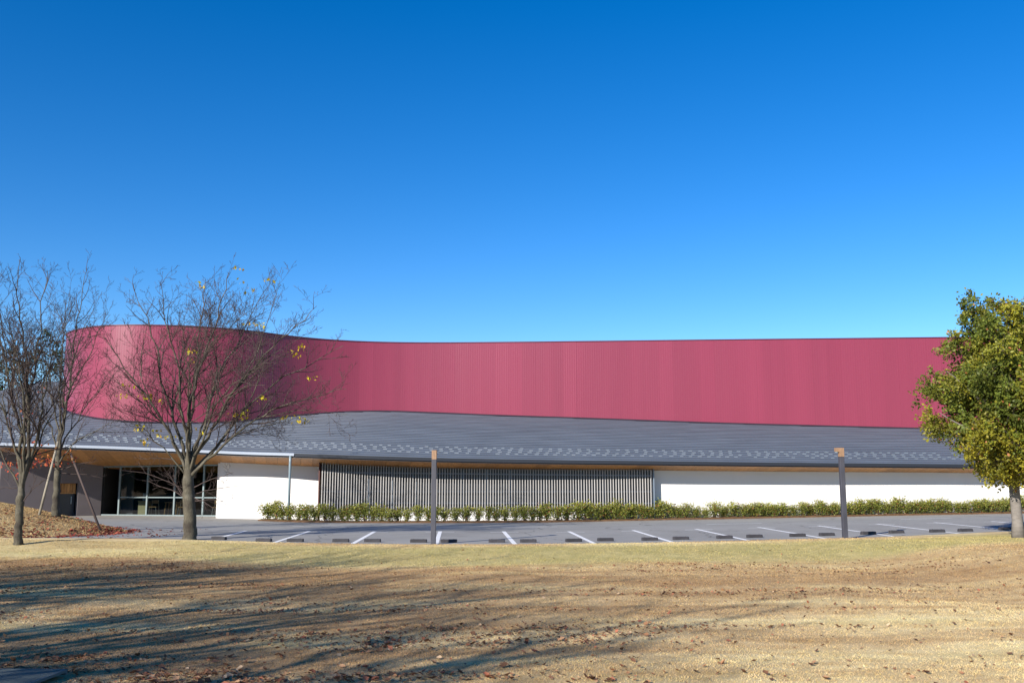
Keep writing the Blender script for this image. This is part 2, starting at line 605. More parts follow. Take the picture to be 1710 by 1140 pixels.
lines = [((362, 898.5), (411, 886)), ((455, 906.5), (517, 886.5)), ((588, 908), (626, 887)), ((728, 908.5), (735, 887)), ((860, 908.5), (841, 887)), ((993, 907.5), (950, 887)),
         ((1123, 905.0), (1057, 885)), ((1250, 902.2), (1162, 883)), ((1376, 898.5), (1266, 880)), ((1496, 896), (1366, 877.5)), ((1609, 891.5), (1464, 874.5)),
         ((1712, 887), (1560, 872)), ((1800, 883), (1655, 870))]
for i, (p, q) in enumerate(lines):
    P0 = ground_hit(*p); P1 = ground_hit(*q)
    d = (P1 - P0).normalized(); s = Vector((-d.y, d.x, 0))
    paint(P0 - d * 0.1, P1, 0.15)
    c = P1 - d * 0.55
    paint(c - s * 0.55, c - s * 0.076, 0.13); paint(c + s * 0.076, c + s * 0.55, 0.13)
for (x0, y0, x1, y1) in [(489, 878, 507, 878.3), (541, 879, 583, 879.2), (838, 879.6, 930, 879.2), (1180, 875.2, 1272, 873.2), (1504, 866.8, 1590, 864.6)]:
    paint(ground_hit(x0, y0), ground_hit(x1, y1), 0.14)

# ------------------------------------------------------------------ building outline
H_TOP = at(211, 540.5, 56.0).z


def depth_for_z(px, py, z):
    a, b, c = ray(px, py)
    return (z - EYE) * b / c


top_px = [(104.5, 561), (112, 554.5), (125, 549), (142, 545), (176, 541.3), (211, 540.5), (245, 540.7), (281, 541.6), (340, 544), (398, 548), (464, 557.5), (511, 563),
          (558, 566.8), (628, 570), (698, 571), (780, 570.7), (855, 570), (1000, 568.4), (1200, 566), (1400, 563.9), (1580, 562), (1750, 560.4), (1950, 558.5)]
rw = [(lambda Y: at(x, y, Y))(depth_for_z(x, y, H_TOP)) for x, y in top_px]
rw = [(p.x, p.y) for p in rw]
x0, y0 = rw[0]
rw = [(x0 + 9.5, y0 + 11.5), (x0 + 5.0, y0 + 9.2), (x0 + 2.0, y0 + 6.2), (x0 + 0.35, y0 + 3.0)] + rw


def catmull(pts, per=12):
    pts = np.array(pts, float); out = []
    P = np.vstack([2 * pts[0] - pts[1], pts, 2 * pts[-1] - pts[-2]])
    for i in range(1, len(P) - 2):
        p0, p1, p2, p3 = P[i - 1], P[i], P[i + 1], P[i + 2]
        t0 = 0; t1 = t0 + np.linalg.norm(p1 - p0) ** 0.5; t2 = t1 + np.linalg.norm(p2 - p1) ** 0.5; t3 = t2 + np.linalg.norm(p3 - p2) ** 0.5
        for k in range(per):
            t = t1 + (t2 - t1) * k / per
            A1 = (t1 - t) / (t1 - t0) * p0 + (t - t0) / (t1 - t0) * p1
            A2 = (t2 - t) / (t2 - t1) * p1 + (t - t1) / (t2 - t1) * p2
            A3 = (t3 - t) / (t3 - t2) * p2 + (t - t2) / (t3 - t2) * p3
            B1 = (t2 - t) / (t2 - t0) * A1 + (t - t0) / (t2 - t0) * A2
            B2 = (t3 - t) / (t3 - t1) * A2 + (t - t1) / (t3 - t1) * A3
            out.append((t2 - t) / (t2 - t1) * B1 + (t - t1) / (t2 - t1) * B2)
    out.append(pts[-1])
    return np.array(out)


def smooth_path(P, n=5, it=3):
    P = P.copy()
    for _ in range(it):
        Q = np.vstack([np.repeat(P[:1], n, 0), P, np.repeat(P[-1:], n, 0)])
        k = np.ones(2 * n + 1) / (2 * n + 1)
        P = np.stack([np.convolve(Q[:, i], k, 'valid') for i in range(P.shape[1])], 1)
    return P


def resample(P, step):
    d = np.concatenate([[0], np.cumsum(np.linalg.norm(np.diff(P, axis=0), axis=1))])
    n = max(2, int(round(d[-1] / step)))
    s = np.linspace(0, d[-1], n + 1)
    return np.stack([np.interp(s, d, P[:, i]) for i in range(P.shape[1])], 1), s


RW = smooth_path(resample(catmull(rw), 0.15)[0], 9, 3)
RW, RS = resample(RW, 0.15)
print('red wall', len(RW), RS[-1], H_TOP)

eave_px = [(-320, 727, 48.2), (-150, 733.5, 48), (0, 740, 48), (187, 746, 48.3), (300, 750.5, 48.55), (400, 755, 48.4), (492, 757.6, 47.8), (600, 761, 47.4), (698, 764, 47.35), (780, 766, 47.4), (900, 768, 47.5), (1050, 769.8, 47.7),
           (1310, 772.8, 48.3), (1580, 775.2, 49), (1800, 777.5, 49.5), (2000, 779.5, 50)]
EV = catmull([tuple(at(*e)) for e in eave_px], 10)
EVX = np.linspace(EV[0, 0], EV[-1, 0], 330)
EVY = np.interp(EVX, EV[:, 0], EV[:, 1]); EVZ = np.interp(EVX, EV[:, 0], EV[:, 2])
eaveY = lambda X: np.interp(X, EVX, EVY)
eaveZ = lambda X: np.interp(X, EVX, EVZ)
base_px = [(138, 696), (187, 702), (234, 706), (300, 707.5), (356, 706.5), (430, 701.5), (504, 693.5), (534, 690.5), (628, 687.6), (698, 689), (814, 694), (1050, 702), (1199, 708), (1400, 712.7), (1544, 716)]
sl = []
front_part = RW[(np.arange(len(RW)) > 90)]
for px, py in base_px:
    best = None
    for (x, y) in front_part:
        a_, b_, c_ = ray(px, py)
        e = abs(a_ / b_ * y - x)
        if best is None or e < best[0]: best = (e, x, y)
    _, x, y = best
    z = at(px, py, y).z
    sl.append((x, (z - eaveZ(x)) / (y - eaveY(x))))
print('slopes', [(round(float(a), 1), round(float(b), 3)) for a, b in sl])
SLX = np.array([-60] + [s[0] for s in sl] + [60]); SLM = np.array([0.235] + [float(s[1]) for s in sl] + [float(sl[-1][1])])
_o = np.argsort(SLX); SLX = SLX[_o]; SLM = SLM[_o]
slope = lambda X: np.interp(X, SLX, np.convolve(np.pad(SLM, 1, mode='edge'), [0.25, 0.5, 0.25], 'valid'))
roofZ = lambda X, Y: eaveZ(X) + slope(X) * (Y - eaveY(X))

bld = empty('building', (0, 50, 0))
tag(bld, 'long low building with curved crimson metal upper wall, grey roof and white ground floor', 'building')

# --- upper crimson wall: backing sheet and ribbed panels
mb = MB()
for (x, y) in RW[::4]:
    mb.v += [(x, y + 0.10, 2.5), (x, y + 0.10, H_TOP - 0.03)]
n = len(RW[::4])
mb.f = [(2 * i, 2 * i + 2, 2 * i + 3, 2 * i + 1) for i in range(n - 1)]
red_wall = mb.build('upper_wall', MT['red'], bld)
PW = 6
tang = np.gradient(RW, axis=0); tang /= np.linalg.norm(tang, axis=1)[:, None]
nrm = np.stack([tang[:, 1], -tang[:, 0]], 1)
for p in range(0, len(RW) - PW, PW):
    mb = MB()
    cols = []
    for k in range(PW):
        i = p + k
        A, B = RW[i], RW[i + 1]; na = nrm[i]
        for f, o in ((0.0, 0.0), (0.66, 0.0), (0.74, 0.002), (0.90, 0.002), (1.0 if k == PW - 1 else 0.985, 0.0)):
            q = A + (B - A) * f
            cols.append(q + na * o)
    ja, jb = random.uniform(-0.006, 0.006), random.uniform(-0.006, 0.006)
    for ci, q in enumerate(cols):
        jitter = ja + (jb - ja) * ci / (len(cols) - 1)
        zb = float(roofZ(q[0], q[1])) - 0.25
        mb.v += [(q[0], q[1] + jitter, zb), (q[0], q[1] + jitter, H_TOP - 0.055)]
    mb.f = [(2 * i, 2 * i + 2, 2 * i + 3, 2 * i + 1) for i in range(len(cols) - 1)]
    mb.build('wall_panel', MT['red'], red_wall)
mb = MB()
mb.v = []
for i in range(0, len(RW), 3):
    q = RW[i]; na = nrm[i]
    a1 = q + na * 0.06; a2 = q - na * 0.30
    mb.v += [(a1[0], a1[1], H_TOP - 0.062), (a1[0], a1[1], H_TOP - 0.02), (a2[0], a2[1], H_TOP - 0.02), (a2[0], a2[1], H_TOP - 0.062)]
n = len(mb.v) // 4
for i in range(n - 1):
    for k in range(4):
        a = 4 * i + k; c = 4 * i + (k + 1) % 4
        mb.f.append((a, a + 4, c + 4, c))
mb.build('coping', MT['red_dark'], bld)
# flashing where wall meets roof
mb = MB()
for i in range(60, len(RW), 3):
    q = RW[i] + nrm[i] * 0.05; q2 = RW[i] + nrm[i] * 0.20
    mb.v += [(q[0], q[1], float(roofZ(*q)) + 0.10), (q2[0], q2[1], float(roofZ(*q2)) + 0.045)]
n = len(mb.v) // 2
mb.f = [(2 * i, 2 * i + 1, 2 * i + 3, 2 * i + 2) for i in range(n - 1)]
mb.build('flashing', MT['gutter_dark'], bld)

# --- lower roof: deck and lapped courses
mb = MB()
for x in EVX[::3]:
    e = float(eaveY(x))
    mb.v += [(x, e + 0.05, float(eaveZ(x)) - 0.03), (x, e + 23.5, float(eaveZ(x) + slope(x) * 23.5) - 0.05)]
n = len(mb.v) // 2
mb.f = [(2 * i, 2 * i + 2, 2 * i + 3, 2 * i + 1) for i in range(n - 1)]
roof = mb.build('roof', MT['gutter_dark'], bld)
STEP = 0.56
rx = EVX[::2]
for k in range(42):
    t0 = k * STEP; t1 = t0 + STEP + 0.10
    e = eaveY(rx); z = eaveZ(rx); s_ = slope(rx)
    prof = [(t0 + 0.03, 0.012), (t0 - 0.006, 0.015), (t0, 0.034), (t1, -0.002)]
    V = np.concatenate([np.stack([rx, e + t, z + s_ * t + h], 1) for t, h in prof])
    I = np.arange(len(V)).reshape(len(prof), len(rx))
    F = np.stack([I[:-1, :-1].ravel(), I[:-1, 1:].ravel(), I[1:, 1:].ravel(), I[1:, :-1].ravel()], 1)
    add('roof_course', np_mesh('roof_course', V, F), MT['roof'], roof)
# snow guards, four staggered rows
mb = MB()
for r, k in enumerate((2, 3, 4, 5)):
    x = -44 + (0.33 if r % 2 else 0)
    while x < 48:
        if random.random() < 0.94:
            t = (k + 0.45) * STEP + random.uniform(-0.02, 0.02)
            y = float(eaveY(x)) + t; z = float(eaveZ(x) + slope(x) * t) + 0.028
            w = random.uniform(0.16, 0.22)
            mb.box(x, x + w, y, y + 0.012, z - 0.02, z + 0.032)
            mb.box(x, x + w, y + 0.012, y + 0.10, z - 0.02, z + 0.012)
        x += random.uniform(0.44, 0.56)
sg = mb.build('snow_guards', MT['guard'], roof)
sg['kind'] = 'stuff'

# --- gutters
xl = float(at(492, 757.6, 47.8).x)
pathL = [(x, float(eaveY(x)), float(eaveZ(x))) for x in np.append(EVX[EVX < xl], xl)]
pathR = [(x, float(eaveY(x)), float(eaveZ(x))) for x in np.insert(EVX[EVX > xl + 0.02], 0, xl + 0.02)]
MB().sweep(pathL, [(0.0, -0.10), (0.14, -0.10), (0.16, 0.03), (0.13, 0.03), (0.10, -0.06), (0.0, -0.06)]).build('gutter', MT['gutter_pale'], bld)
MB().sweep(pathR, [(0.002, -0.13), (0.09, -0.13), (0.11, 0.0), (0.085, 0.0), (0.06, -0.09), (0.002, -0.09)]).build('gutter', MT['gutter_dark'], bld)
fp = [(x, float(eaveY(x)), float(eaveZ(x))) for x in EVX]
MB().sweep(fp, [(-0.06, -0.19), (0.0, -0.19), (0.0, 0.0), (-0.06, 0.0)]).build('fascia', MT['gutter_dark'], bld)

# --- timber soffit, board by board
KS = 0.158
soffZ = lambda X, Y: eaveZ(X) - 0.17 - KS * (Y - eaveY(X))
mb = MB()
for x in EVX[::3]:
    e = float(eaveY(x))
    mb.v += [(x, e + 0.05, float(soffZ(x, e + 0.05)) + 0.03), (x, e + 5.6, float(soffZ(x, e + 5.6)) + 0.03)]
n = len(mb.v) // 2
mb.f = [(2 * i, 2 * i + 1, 2 * i + 3, 2 * i + 2) for i in range(n - 1)]
soffit = mb.build('soffit', MT['dark'], bld)
x = -34.0
while x < 36:
    w = 0.62
    mb = MB()
    for t0, t1 in ((0.03, 5.5),):
        q = []
        for xx in (x + 0.006, x + w - 0.006):
            e = float(eaveY(xx))
            for t in (t0, t1):
                zz = float(soffZ(xx, e + t)); sk = -0.22 * t
                q += [(xx + sk, e + t, zz), (xx + sk, e + t, zz + 0.022)]
        mb.v = q
        mb.f = [(0, 2, 6, 4), (1, 5, 7, 3), (0, 4, 5, 1), (2, 3, 7, 6), (0, 1, 3, 2), (4, 6, 7, 5)]
    mb.build('soffit_board', MT['wood'], soffit)
    x += w


# --- ground floor walls
def plan(px, Y):
    return Vector(at(px, 805, Y)).to_2d()


def wall(name, A, B, thick, zlow, mat, lift=0.06, parent=bld):
    """vertical slab whose front face runs from plan point A to B and whose top follows the soffit"""
    A = Vector(A); B = Vector(B); d = (B - A).normalized(); nb = Vector((-d.y, d.x))
    n = max(1, int((B - A).length / 1.2))
    pts = [A.lerp(B, i / n) for i in range(n + 1)]
    back = [p + nb * thick for p in pts][::-1]
    allp = pts + back
    z1 = [float(soffZ(p.x, p.y)) + lift for p in allp]
    return MB().prism([(p.x, p.y) for p in allp], zlow, z1).build(name, mat, parent)


WG0, WG1 = plan(172, 53.0), plan(366, 51.3)
wl0, wl1 = plan(366.5, 50.6), plan(533, 50.0)
ls0, ls1 = plan(535.5, 48.85), plan(1089, 48.85)
wr0, wr1 = plan(1080, 49.32), plan(1900, 51.2)
wall('white_wall', wl0, wl1, 0.25, -0.3, MT['white'])
wall('return_wall', wl0 + Vector((0.0, 0.252)), wl0 + Vector((0.22, 2.0)), 0.2, -0.3, MT['white'])
wall('white_wall', wr0, wr1, 0.25, -0.3, MT['white'])
# dark end wall with a doorway
dw = [plan(-330, 47.2), plan(-150, 48.2), plan(0, 49.3), plan(97, 51.2), plan(131.5, 52.05), plan(171, 52.9)]
for i in (0, 1, 2, 4):
    wall('dark_wall', dw[i], dw[i + 1], 0.25, -0.3, MT['brown'])
A, B = dw[3], dw[4]
d = (B - A).normalized(); nb = Vector((-d.y, d.x))
dz = at(110, 806.5, 51.6).z
mb = MB()
q = [A + d * 0.01, B - d * 0.01, B - d * 0.01 + nb * 0.25, A + d * 0.01 + nb * 0.25]
mb.prism([(p.x, p.y) for p in q], dz, [float(soffZ(p.x, p.y)) + 0.06 for p in q]).build('door_lintel', MT['brown'], bld)
door = MB().prism([(p.x, p.y) for p in (A + nb * 0.34, B + nb * 0.34, B + nb * 0.38, A + nb * 0.38)], 0.0, dz).build('entrance_door', MT['screen_back'], bld)
Ld = (B - A).length
for i in range(7):
    c = A.lerp(B, (i + 0.5) / 7) + nb * 0.30
    MB().bar((c.x, c.y, dz - 0.50), (c.x, c.y, dz - 0.01), Ld / 7 - 0.02, 0.03, Vector((nb.x, nb.y, 0))).build('door_slat', MT['wood'], door)
c0, c1 = A + nb * 0.29, B + nb * 0.29
MB().bar((c0.x, c0.y, dz - 0.52), (c1.x, c1.y, dz - 0.52), 0.05, 0.06).build('door_rail', MT['wood'], door)
c0 = A.lerp(B, 0.82) + nb * 0.31
MB().bar((c0.x, c0.y, 0.75), (c0.x, c0.y, 1.15), 0.03, 0.03, Vector((0, 1, 0))).build('door_handle', MT['chairsteel'], door)
# small return wall between the dark wall and glazing
wall('jamb_wall', dw[5] + Vector((0.02, 0.26)), dw[5] + Vector((0.10, 1.9)), 0.12, -0.3, MT['dark'])

# --- slatted screen
dS = (ls1 - ls0).normalized(); nS = Vector((-dS.y, dS.x))
mb = MB()
bk0, bk1 = ls0 + nS * 0.36, ls1 + nS * 0.36
q = [bk0, bk1, bk1 + nS * 0.1, bk0 + nS * 0.1]
n = 8
pts = [bk0.lerp(bk1, i / n) for i in range(n + 1)] + [(bk1 + nS * 0.1).lerp(bk0 + nS * 0.1, i / n) for i in range(n + 1)]
mb.prism([(p.x, p.y) for p in pts], -0.3, [float(soffZ(p.x, p.y)) + 0.06 for p in pts])
screen = mb.build('slatted_screen', MT['screen_back'], bld)
NS = 124
for i in range(NS):
    p = ls0.lerp(ls1, (i + 0.5) / NS)
    zt = float(soffZ(p.x, p.y)) - 0.02
    jx = random.uniform(-0.004, 0.004)
    MB().bar((p.x + jx, p.y + 0.03, 0.465), (p.x + jx, p.y + 0.03, zt), 0.040, 0.085, Vector((nS.x, nS.y, 0))).build('slat', MT['slat'], screen)
for py, w in ((789, 0.07), (820.5, 0.04), (839.5, 0.05)):
    a3 = at(540, py - 1.0 if py < 800 else py, 48.4); b3 = at(1085, py + 5 if py < 800 else py, 49.0)
    MB().bar((ls0.x + nS.x * 0.12, ls0.y + nS.y * 0.12, a3.z), (ls1.x + nS.x * 0.12, ls1.y + nS.y * 0.12, b3.z), 0.05, w).build('rail', MT['steel'], screen)
for k in range(1, 14):
    p = bk0.lerp(bk1, k / 14) - nS * 0.03
    MB().bar((p.x, p.y, 0.1), (p.x, p.y, float(soffZ(p.x, p.y)) - 0.05), 0.05, 0.05, Vector((nS.x, nS.y, 0))).build('mullion', MT['steel'], screen)
for p, nm in ((ls0, 'jamb'), (ls1, 'jamb')):
    s = -1 if p is ls0 else 1
    e0 = p + dS * (0.06 * s); e1 = e0 + dS * (0.05 * s)
    xs_ = sorted([e0, e1], key=lambda v_: v_.x)
    q = [xs_[0] - nS * 0.02, xs_[1] - nS * 0.02, xs_[1] + nS * (0.37 if s > 0 else 1.10), xs_[0] + nS * (0.37 if s > 0 else 1.10)]
    MB().prism([(v_.x, v_.y) for v_ in q], -0.3, [float(soffZ(v_.x, v_.y)) + 0.05 for v_ in q]).build(nm, MT['jamb'] if s < 0 else MT['steel'], screen)
# plinth below the slats, seen through the shrubs
q = [ls0 + nS * 0.02, ls1 + nS * 0.02, ls1 + nS * 0.34, ls0 + nS * 0.34]
MB().prism([(p.x, p.y) for p in q], -0.3, 0.46).build('plinth', MT['white'], bld)

# --- downpipe
p = at(486.5, 764, 48.35)
p_top = Vector((xl - 0.20, float(eaveY(xl)) - 0.02, float(eaveZ(xl)) - 0.08))
MB().tube([(p_top.x, p_top.y, p_top.z), (p_top.x, p_top.y, p_top.z - 0.3), (p_top.x, p_top.y, -0.1)], [0.062] * 3, 12).build('downpipe', MT['pipe'], bld, smooth=True)

# --- glazing of the cafe
dG = (WG1 - WG0).normalized(); nG = Vector((-dG.y, dG.x))


def on_glass(px):
    """plan point of the glazing line seen at photo column px"""
    a_, b_, _ = ray(px, 815)
    k = a_ / b_
    t = (k * WG0.y - WG0.x) / ((WG1.x - WG0.x) - k * (WG1.y - WG0.y))
    return WG0.lerp(WG1, t)


gz0 = 0.13
gl_top = lambda p: float(soffZ(p.x, p.y)) - 0.02
mb = MB()
mb.bar((WG0.x, WG0.y, gz0 + 0.03), (WG1.x, WG1.y, gz0 + 0.03), 0.12, 0.06)
mb.bar((WG0.x, WG0.y, gl_top(WG0) - 0.03), (WG1.x, WG1.y, gl_top(WG1) - 0.03), 0.12, 0.08)
window = mb.build('glazing', MT['mullion'], bld)
cuts = [200.5, 247, 292.5, 340.5, 365.5]
zt = at(240, 830, 52.3).z
for px in cuts[:-1]:
    p = on_glass(px)
    MB().bar((p.x, p.y, gz0), (p.x, p.y, gl_top(p) - 0.02), 0.085, 0.13, Vector((nG.x, nG.y, 0))).build('mullion', MT['mullion'], window)
for a_, b_ in zip(cuts[:-1], cuts[1:]):
    p, q = on_glass(a_) + dG * 0.045, on_glass(b_) - dG * 0.045
    MB().bar((p.x, p.y, zt), (q.x, q.y, zt), 0.08, 0.06).build('transom', MT['mullion'], window)
    for z0, z1 in ((gz0 + 0.06, zt - 0.03), (zt + 0.03, min(gl_top(p), gl_top(q)) - 0.06)):
        mb = MB()
        mb.v = [(p.x, p.y, z0), (q.x, q.y, z0), (q.x, q.y, z1), (p.x, p.y, z1)]
        mb.f = [(0, 1, 2, 3)]
        mb.build('pane', MT['glass'], window)
# recessed dark sliding door left of the glazing
p, q = WG0 + nG * 1.3, on_glass(199) + nG * 1.3
MB().prism([(v_.x, v_.y) for v_ in (p, q, q + nG * 0.05, p + nG * 0.05)], gz0, gl_top(p)).build('sliding_door', MT['screen_back'], bld)
# cafe shell
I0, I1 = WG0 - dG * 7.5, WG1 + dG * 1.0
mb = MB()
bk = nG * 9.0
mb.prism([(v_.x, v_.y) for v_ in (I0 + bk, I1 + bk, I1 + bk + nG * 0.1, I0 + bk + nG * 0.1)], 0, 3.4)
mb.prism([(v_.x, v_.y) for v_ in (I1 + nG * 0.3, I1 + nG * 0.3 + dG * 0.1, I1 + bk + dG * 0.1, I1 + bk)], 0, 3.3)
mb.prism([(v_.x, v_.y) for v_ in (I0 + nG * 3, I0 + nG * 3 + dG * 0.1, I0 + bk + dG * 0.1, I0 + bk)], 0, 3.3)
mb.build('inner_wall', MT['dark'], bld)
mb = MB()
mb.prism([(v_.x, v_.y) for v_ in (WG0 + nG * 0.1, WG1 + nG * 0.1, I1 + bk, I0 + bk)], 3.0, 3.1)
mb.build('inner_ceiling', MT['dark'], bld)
mb = MB()
mb.prism([(v_.x, v_.y) for v_ in (WG0 - nG * 0.25 - dG * 0.1, WG1 - nG * 0.25, I1 + bk, I0 + bk)], -0.2, gz0)
mb.build('inner_floor', MT['floor_in'], bld)


# cafe furniture behind the glass
def cafe_spot(px, back):
    p = on_glass(px) + nG * back
    return Vector((p.x, p.y, gz0))


c = cafe_spot(224, 1.0)
cab = empty('display_cabinet', c)
tag(cab, 'pale plywood cabinet behind the cafe window with a bluish panel on top', 'cabinet')
local('body', MB().box(-0.25, 0.25, -0.25, 0.25, 0, 0.74).mesh('body'), MT['beige'], cab)
local('cabinet_top', MB().box(-0.27, 0.27, -0.27, 0.27, 0.742, 0.77).mesh('cabinet_top'), MT['beige'], cab)
local('panel', MB().box(-0.12, 0.22, 0.02, 0.06, 0.772, 1.18).mesh('panel'), MT['screenblue'], cab)
for i, (px, lab) in enumerate(((262, 'wooden cafe table just right of the plywood cabinet behind the glass'), (281, 'wooden cafe table behind the glass beside the main bare tree trunk'), (352, 'wooden cafe table behind the last pane before the white wall'))):
    c = cafe_spot(px, 1.5)
    t = empty('cafe_table', c); tag(t, lab, 'table', 'cafe tables')
    local('table_top', MB().box(-0.33, 0.33, -0.33, 0.33, 0.66, 0.70).mesh('table_top'), MT['chairwood'], t)
    for sx in (-1, 1):
        for sy in (-1, 1):
            local('leg', MB().bar((sx * 0.30, sy * 0.30, 0), (sx * 0.26, sy * 0.26, 0.66), 0.045, 0.045).mesh('leg'), MT['chairwood'], t)
for i, (px, lab) in enumerate(((240, 'steel legged cafe chair beside the plywood cabinet'), (289, 'steel legged cafe chair close behind the third window mullion'), (347, 'steel legged cafe chair beside the white wall end of the glazing'))):
    c = cafe_spot(px, 1.0)
    t = empty('cafe_chair', c); tag(t, lab, 'chair', 'cafe chairs')
    local('seat', MB().box(-0.2, 0.2, -0.2, 0.2, 0.43, 0.46).mesh('seat'), MT['chairwood'], t)
    local('backrest', MB().box(-0.2, 0.2, 0.18, 0.21, 0.62, 0.80).mesh('backrest'), MT['chairwood'], t)
    for sx in (-1, 1):
        local('leg', MB().bar((sx * 0.22, -0.2, 0), (sx * 0.17, -0.17, 0.43), 0.03, 0.03).mesh('leg'), MT['chairsteel'], t)
        local('leg', MB().bar((sx * 0.22, 0.24, 0), (sx * 0.17, 0.19, 0.80), 0.03, 0.03).mesh('leg'), MT['chairsteel'], t)

# ------------------------------------------------------------------ wheel stops
ORD = ['first', 'second', 'third', 'fourth', 'fifth', 'sixth', 'seventh', 'eighth', 'ninth', 'tenth', 'eleventh', 'twelfth', 'thirteenth', 'fourteenth', 'fifteenth',
       'sixteenth', 'seventeenth', 'eighteenth', 'nineteenth', 'twentieth', 'twenty-first', 'twenty-second', 'twenty-third', 'twenty-fourth']
stops = [(365.6, 900.7), (440.5, 903.8), (493, 904.2), (569, 904.6), (622, 904.6), (699, 905.2), (749.5, 905.4), (829.6, 905.3), (882, 905.2), (958, 904.2), (1011, 903.0), (1085, 902),
         (1137, 900.6), (1210, 898.8), (1260, 897.2), (1332, 895.5), (1380.7, 894.2), (1450, 892), (1497, 890), (1565, 888.3), (1612, 887), (1680, 884.6)]
mb = MB()
b = 0
# chamfered bar with sloping top edges and two bolt recesses
pr = [(-0.075, 0), (0.075, 0), (0.075, 0.07), (0.05, 0.105), (-0.05, 0.105), (-0.075, 0.07)]
for x in (-0.265, -0.245, 0.245, 0.265):
    s = 0.88 if abs(x) > 0.25 else 1
    for (yy, zz) in pr: mb.v.append((x, yy * s, zz * (0.93 if s < 1 else 1)))
for i in range(3):
    for k in range(6):
        a = i * 6 + k; c = i * 6 + (k + 1) % 6
        mb.f.append((a, a + 6, c + 6, c))
mb.f.append(tuple(range(6))); mb.f.append(tuple(range(23, 17, -1)))
for x in (-0.16, 0.16):
    mb.tube([(x, 0, 0.10), (x, 0, 0.112)], [0.018, 0.018], 8)
stop_me = mb.mesh('wheel_stop'); stop_me.materials.append(MT['stop'])
for i, (px, py) in enumerate(stops):
    p = ground_hit(px, py)
    o = bpy.data.objects.new('wheel_stop', stop_me); COL.objects.link(o)
    o.location = (p.x, p.y, p.z - 0.002)
    nb_ = stops[min(i + 1, len(stops) - 1)]; pb_ = stops[max(i - 1, 0)]
    dd = ground_hit(*nb_) - ground_hit(*pb_)
    o.rotation_euler = (0, 0, math.atan2(dd.y, dd.x) * 0.6 + random.uniform(-0.02, 0.02))
    tag(o, 'low dark wheel stop by the lawn edge, %s counted from the left' % ORD[i], 'wheel stop', 'wheel stops along the lawn edge')


# ------------------------------------------------------------------ lamp posts
def lamp(px, py, ptop, rz, label):
    p = ground_hit(px, py)
    p.z = tz(p.x, p.y - 0.05) - 0.02
    h = at(px, ptop, p.y).z - p.z
    t = empty('lamp_post', p); t.rotation_euler = (0, 0, rz)
    tag(t, label, 'lamp', 'lamp posts on the lawn edge')
    w = 0.075
    q = local('post', MB().box(-w, w, -w, w, 0, h - 0.30).mesh('post'), MT['lampgrey'], t)
    m_ = q.modifiers.new('bevel', 'BEVEL'); m_.width = 0.008; m_.segments = 2
    local('collar', MB().box(-w * 0.9, w * 0.9, -w * 0.9, w * 0.9, h - 0.30, h - 0.285).mesh('collar'), MT['gutter_dark'], t)
    # L-shaped timber head reaching along -x
    prof = [(w, h - 0.285), (w, h), (-w - 0.12, h), (-w - 0.12, h - 0.115), (-w - 0.01, h - 0.13), (-w, h - 0.16), (-w, h - 0.285)]
    mb = MB(); n = len(prof)
    mb.v = [(x_, -w, z_) for x_, z_ in prof] + [(x_, w, z_) for x_, z_ in prof]
    mb.f = [tuple(range(n))] + [tuple(range(2 * n - 1, n - 1, -1))] + [(i, n + i, n + (i + 1) % n, (i + 1) % n) for i in range(n)]
    hd = local('lamp_head', mb.mesh('lamp_head'), MT['lampwood'], t)
    local('lens', MB().box(-w - 0.10, -w - 0.03, -0.05, 0.05, h - 0.135, h - 0.118).mesh('lens'), MT['lampglass'], hd)
    local('base_plate', MB().box(-0.11, 0.11, -0.11, 0.11, -0.01, 0.012).mesh('base_plate'), MT['lampgrey'], t)
    return t


lamp(723.5, 908.0, 751.5, math.radians(-92), 'charcoal lamp post with timber head in front of the slatted screen')
lamp(1411.5, 899.3, 747.5, math.radians(4), 'charcoal lamp post with angled timber head in front of the white wall')


# ------------------------------------------------------------------ trees
def rnd_unit(rng):
    v_ = rng.normal(size=3)
    return Vector(v_ / np.linalg.norm(v_))


def bez(p0, p1, p2, n):
    out = []
    for i in range(n + 1):
        t = i / n
        out.append(p0 * (1 - t) ** 2 + p1 * (2 * t * (1 - t)) + p2 * t ** 2)
    return out


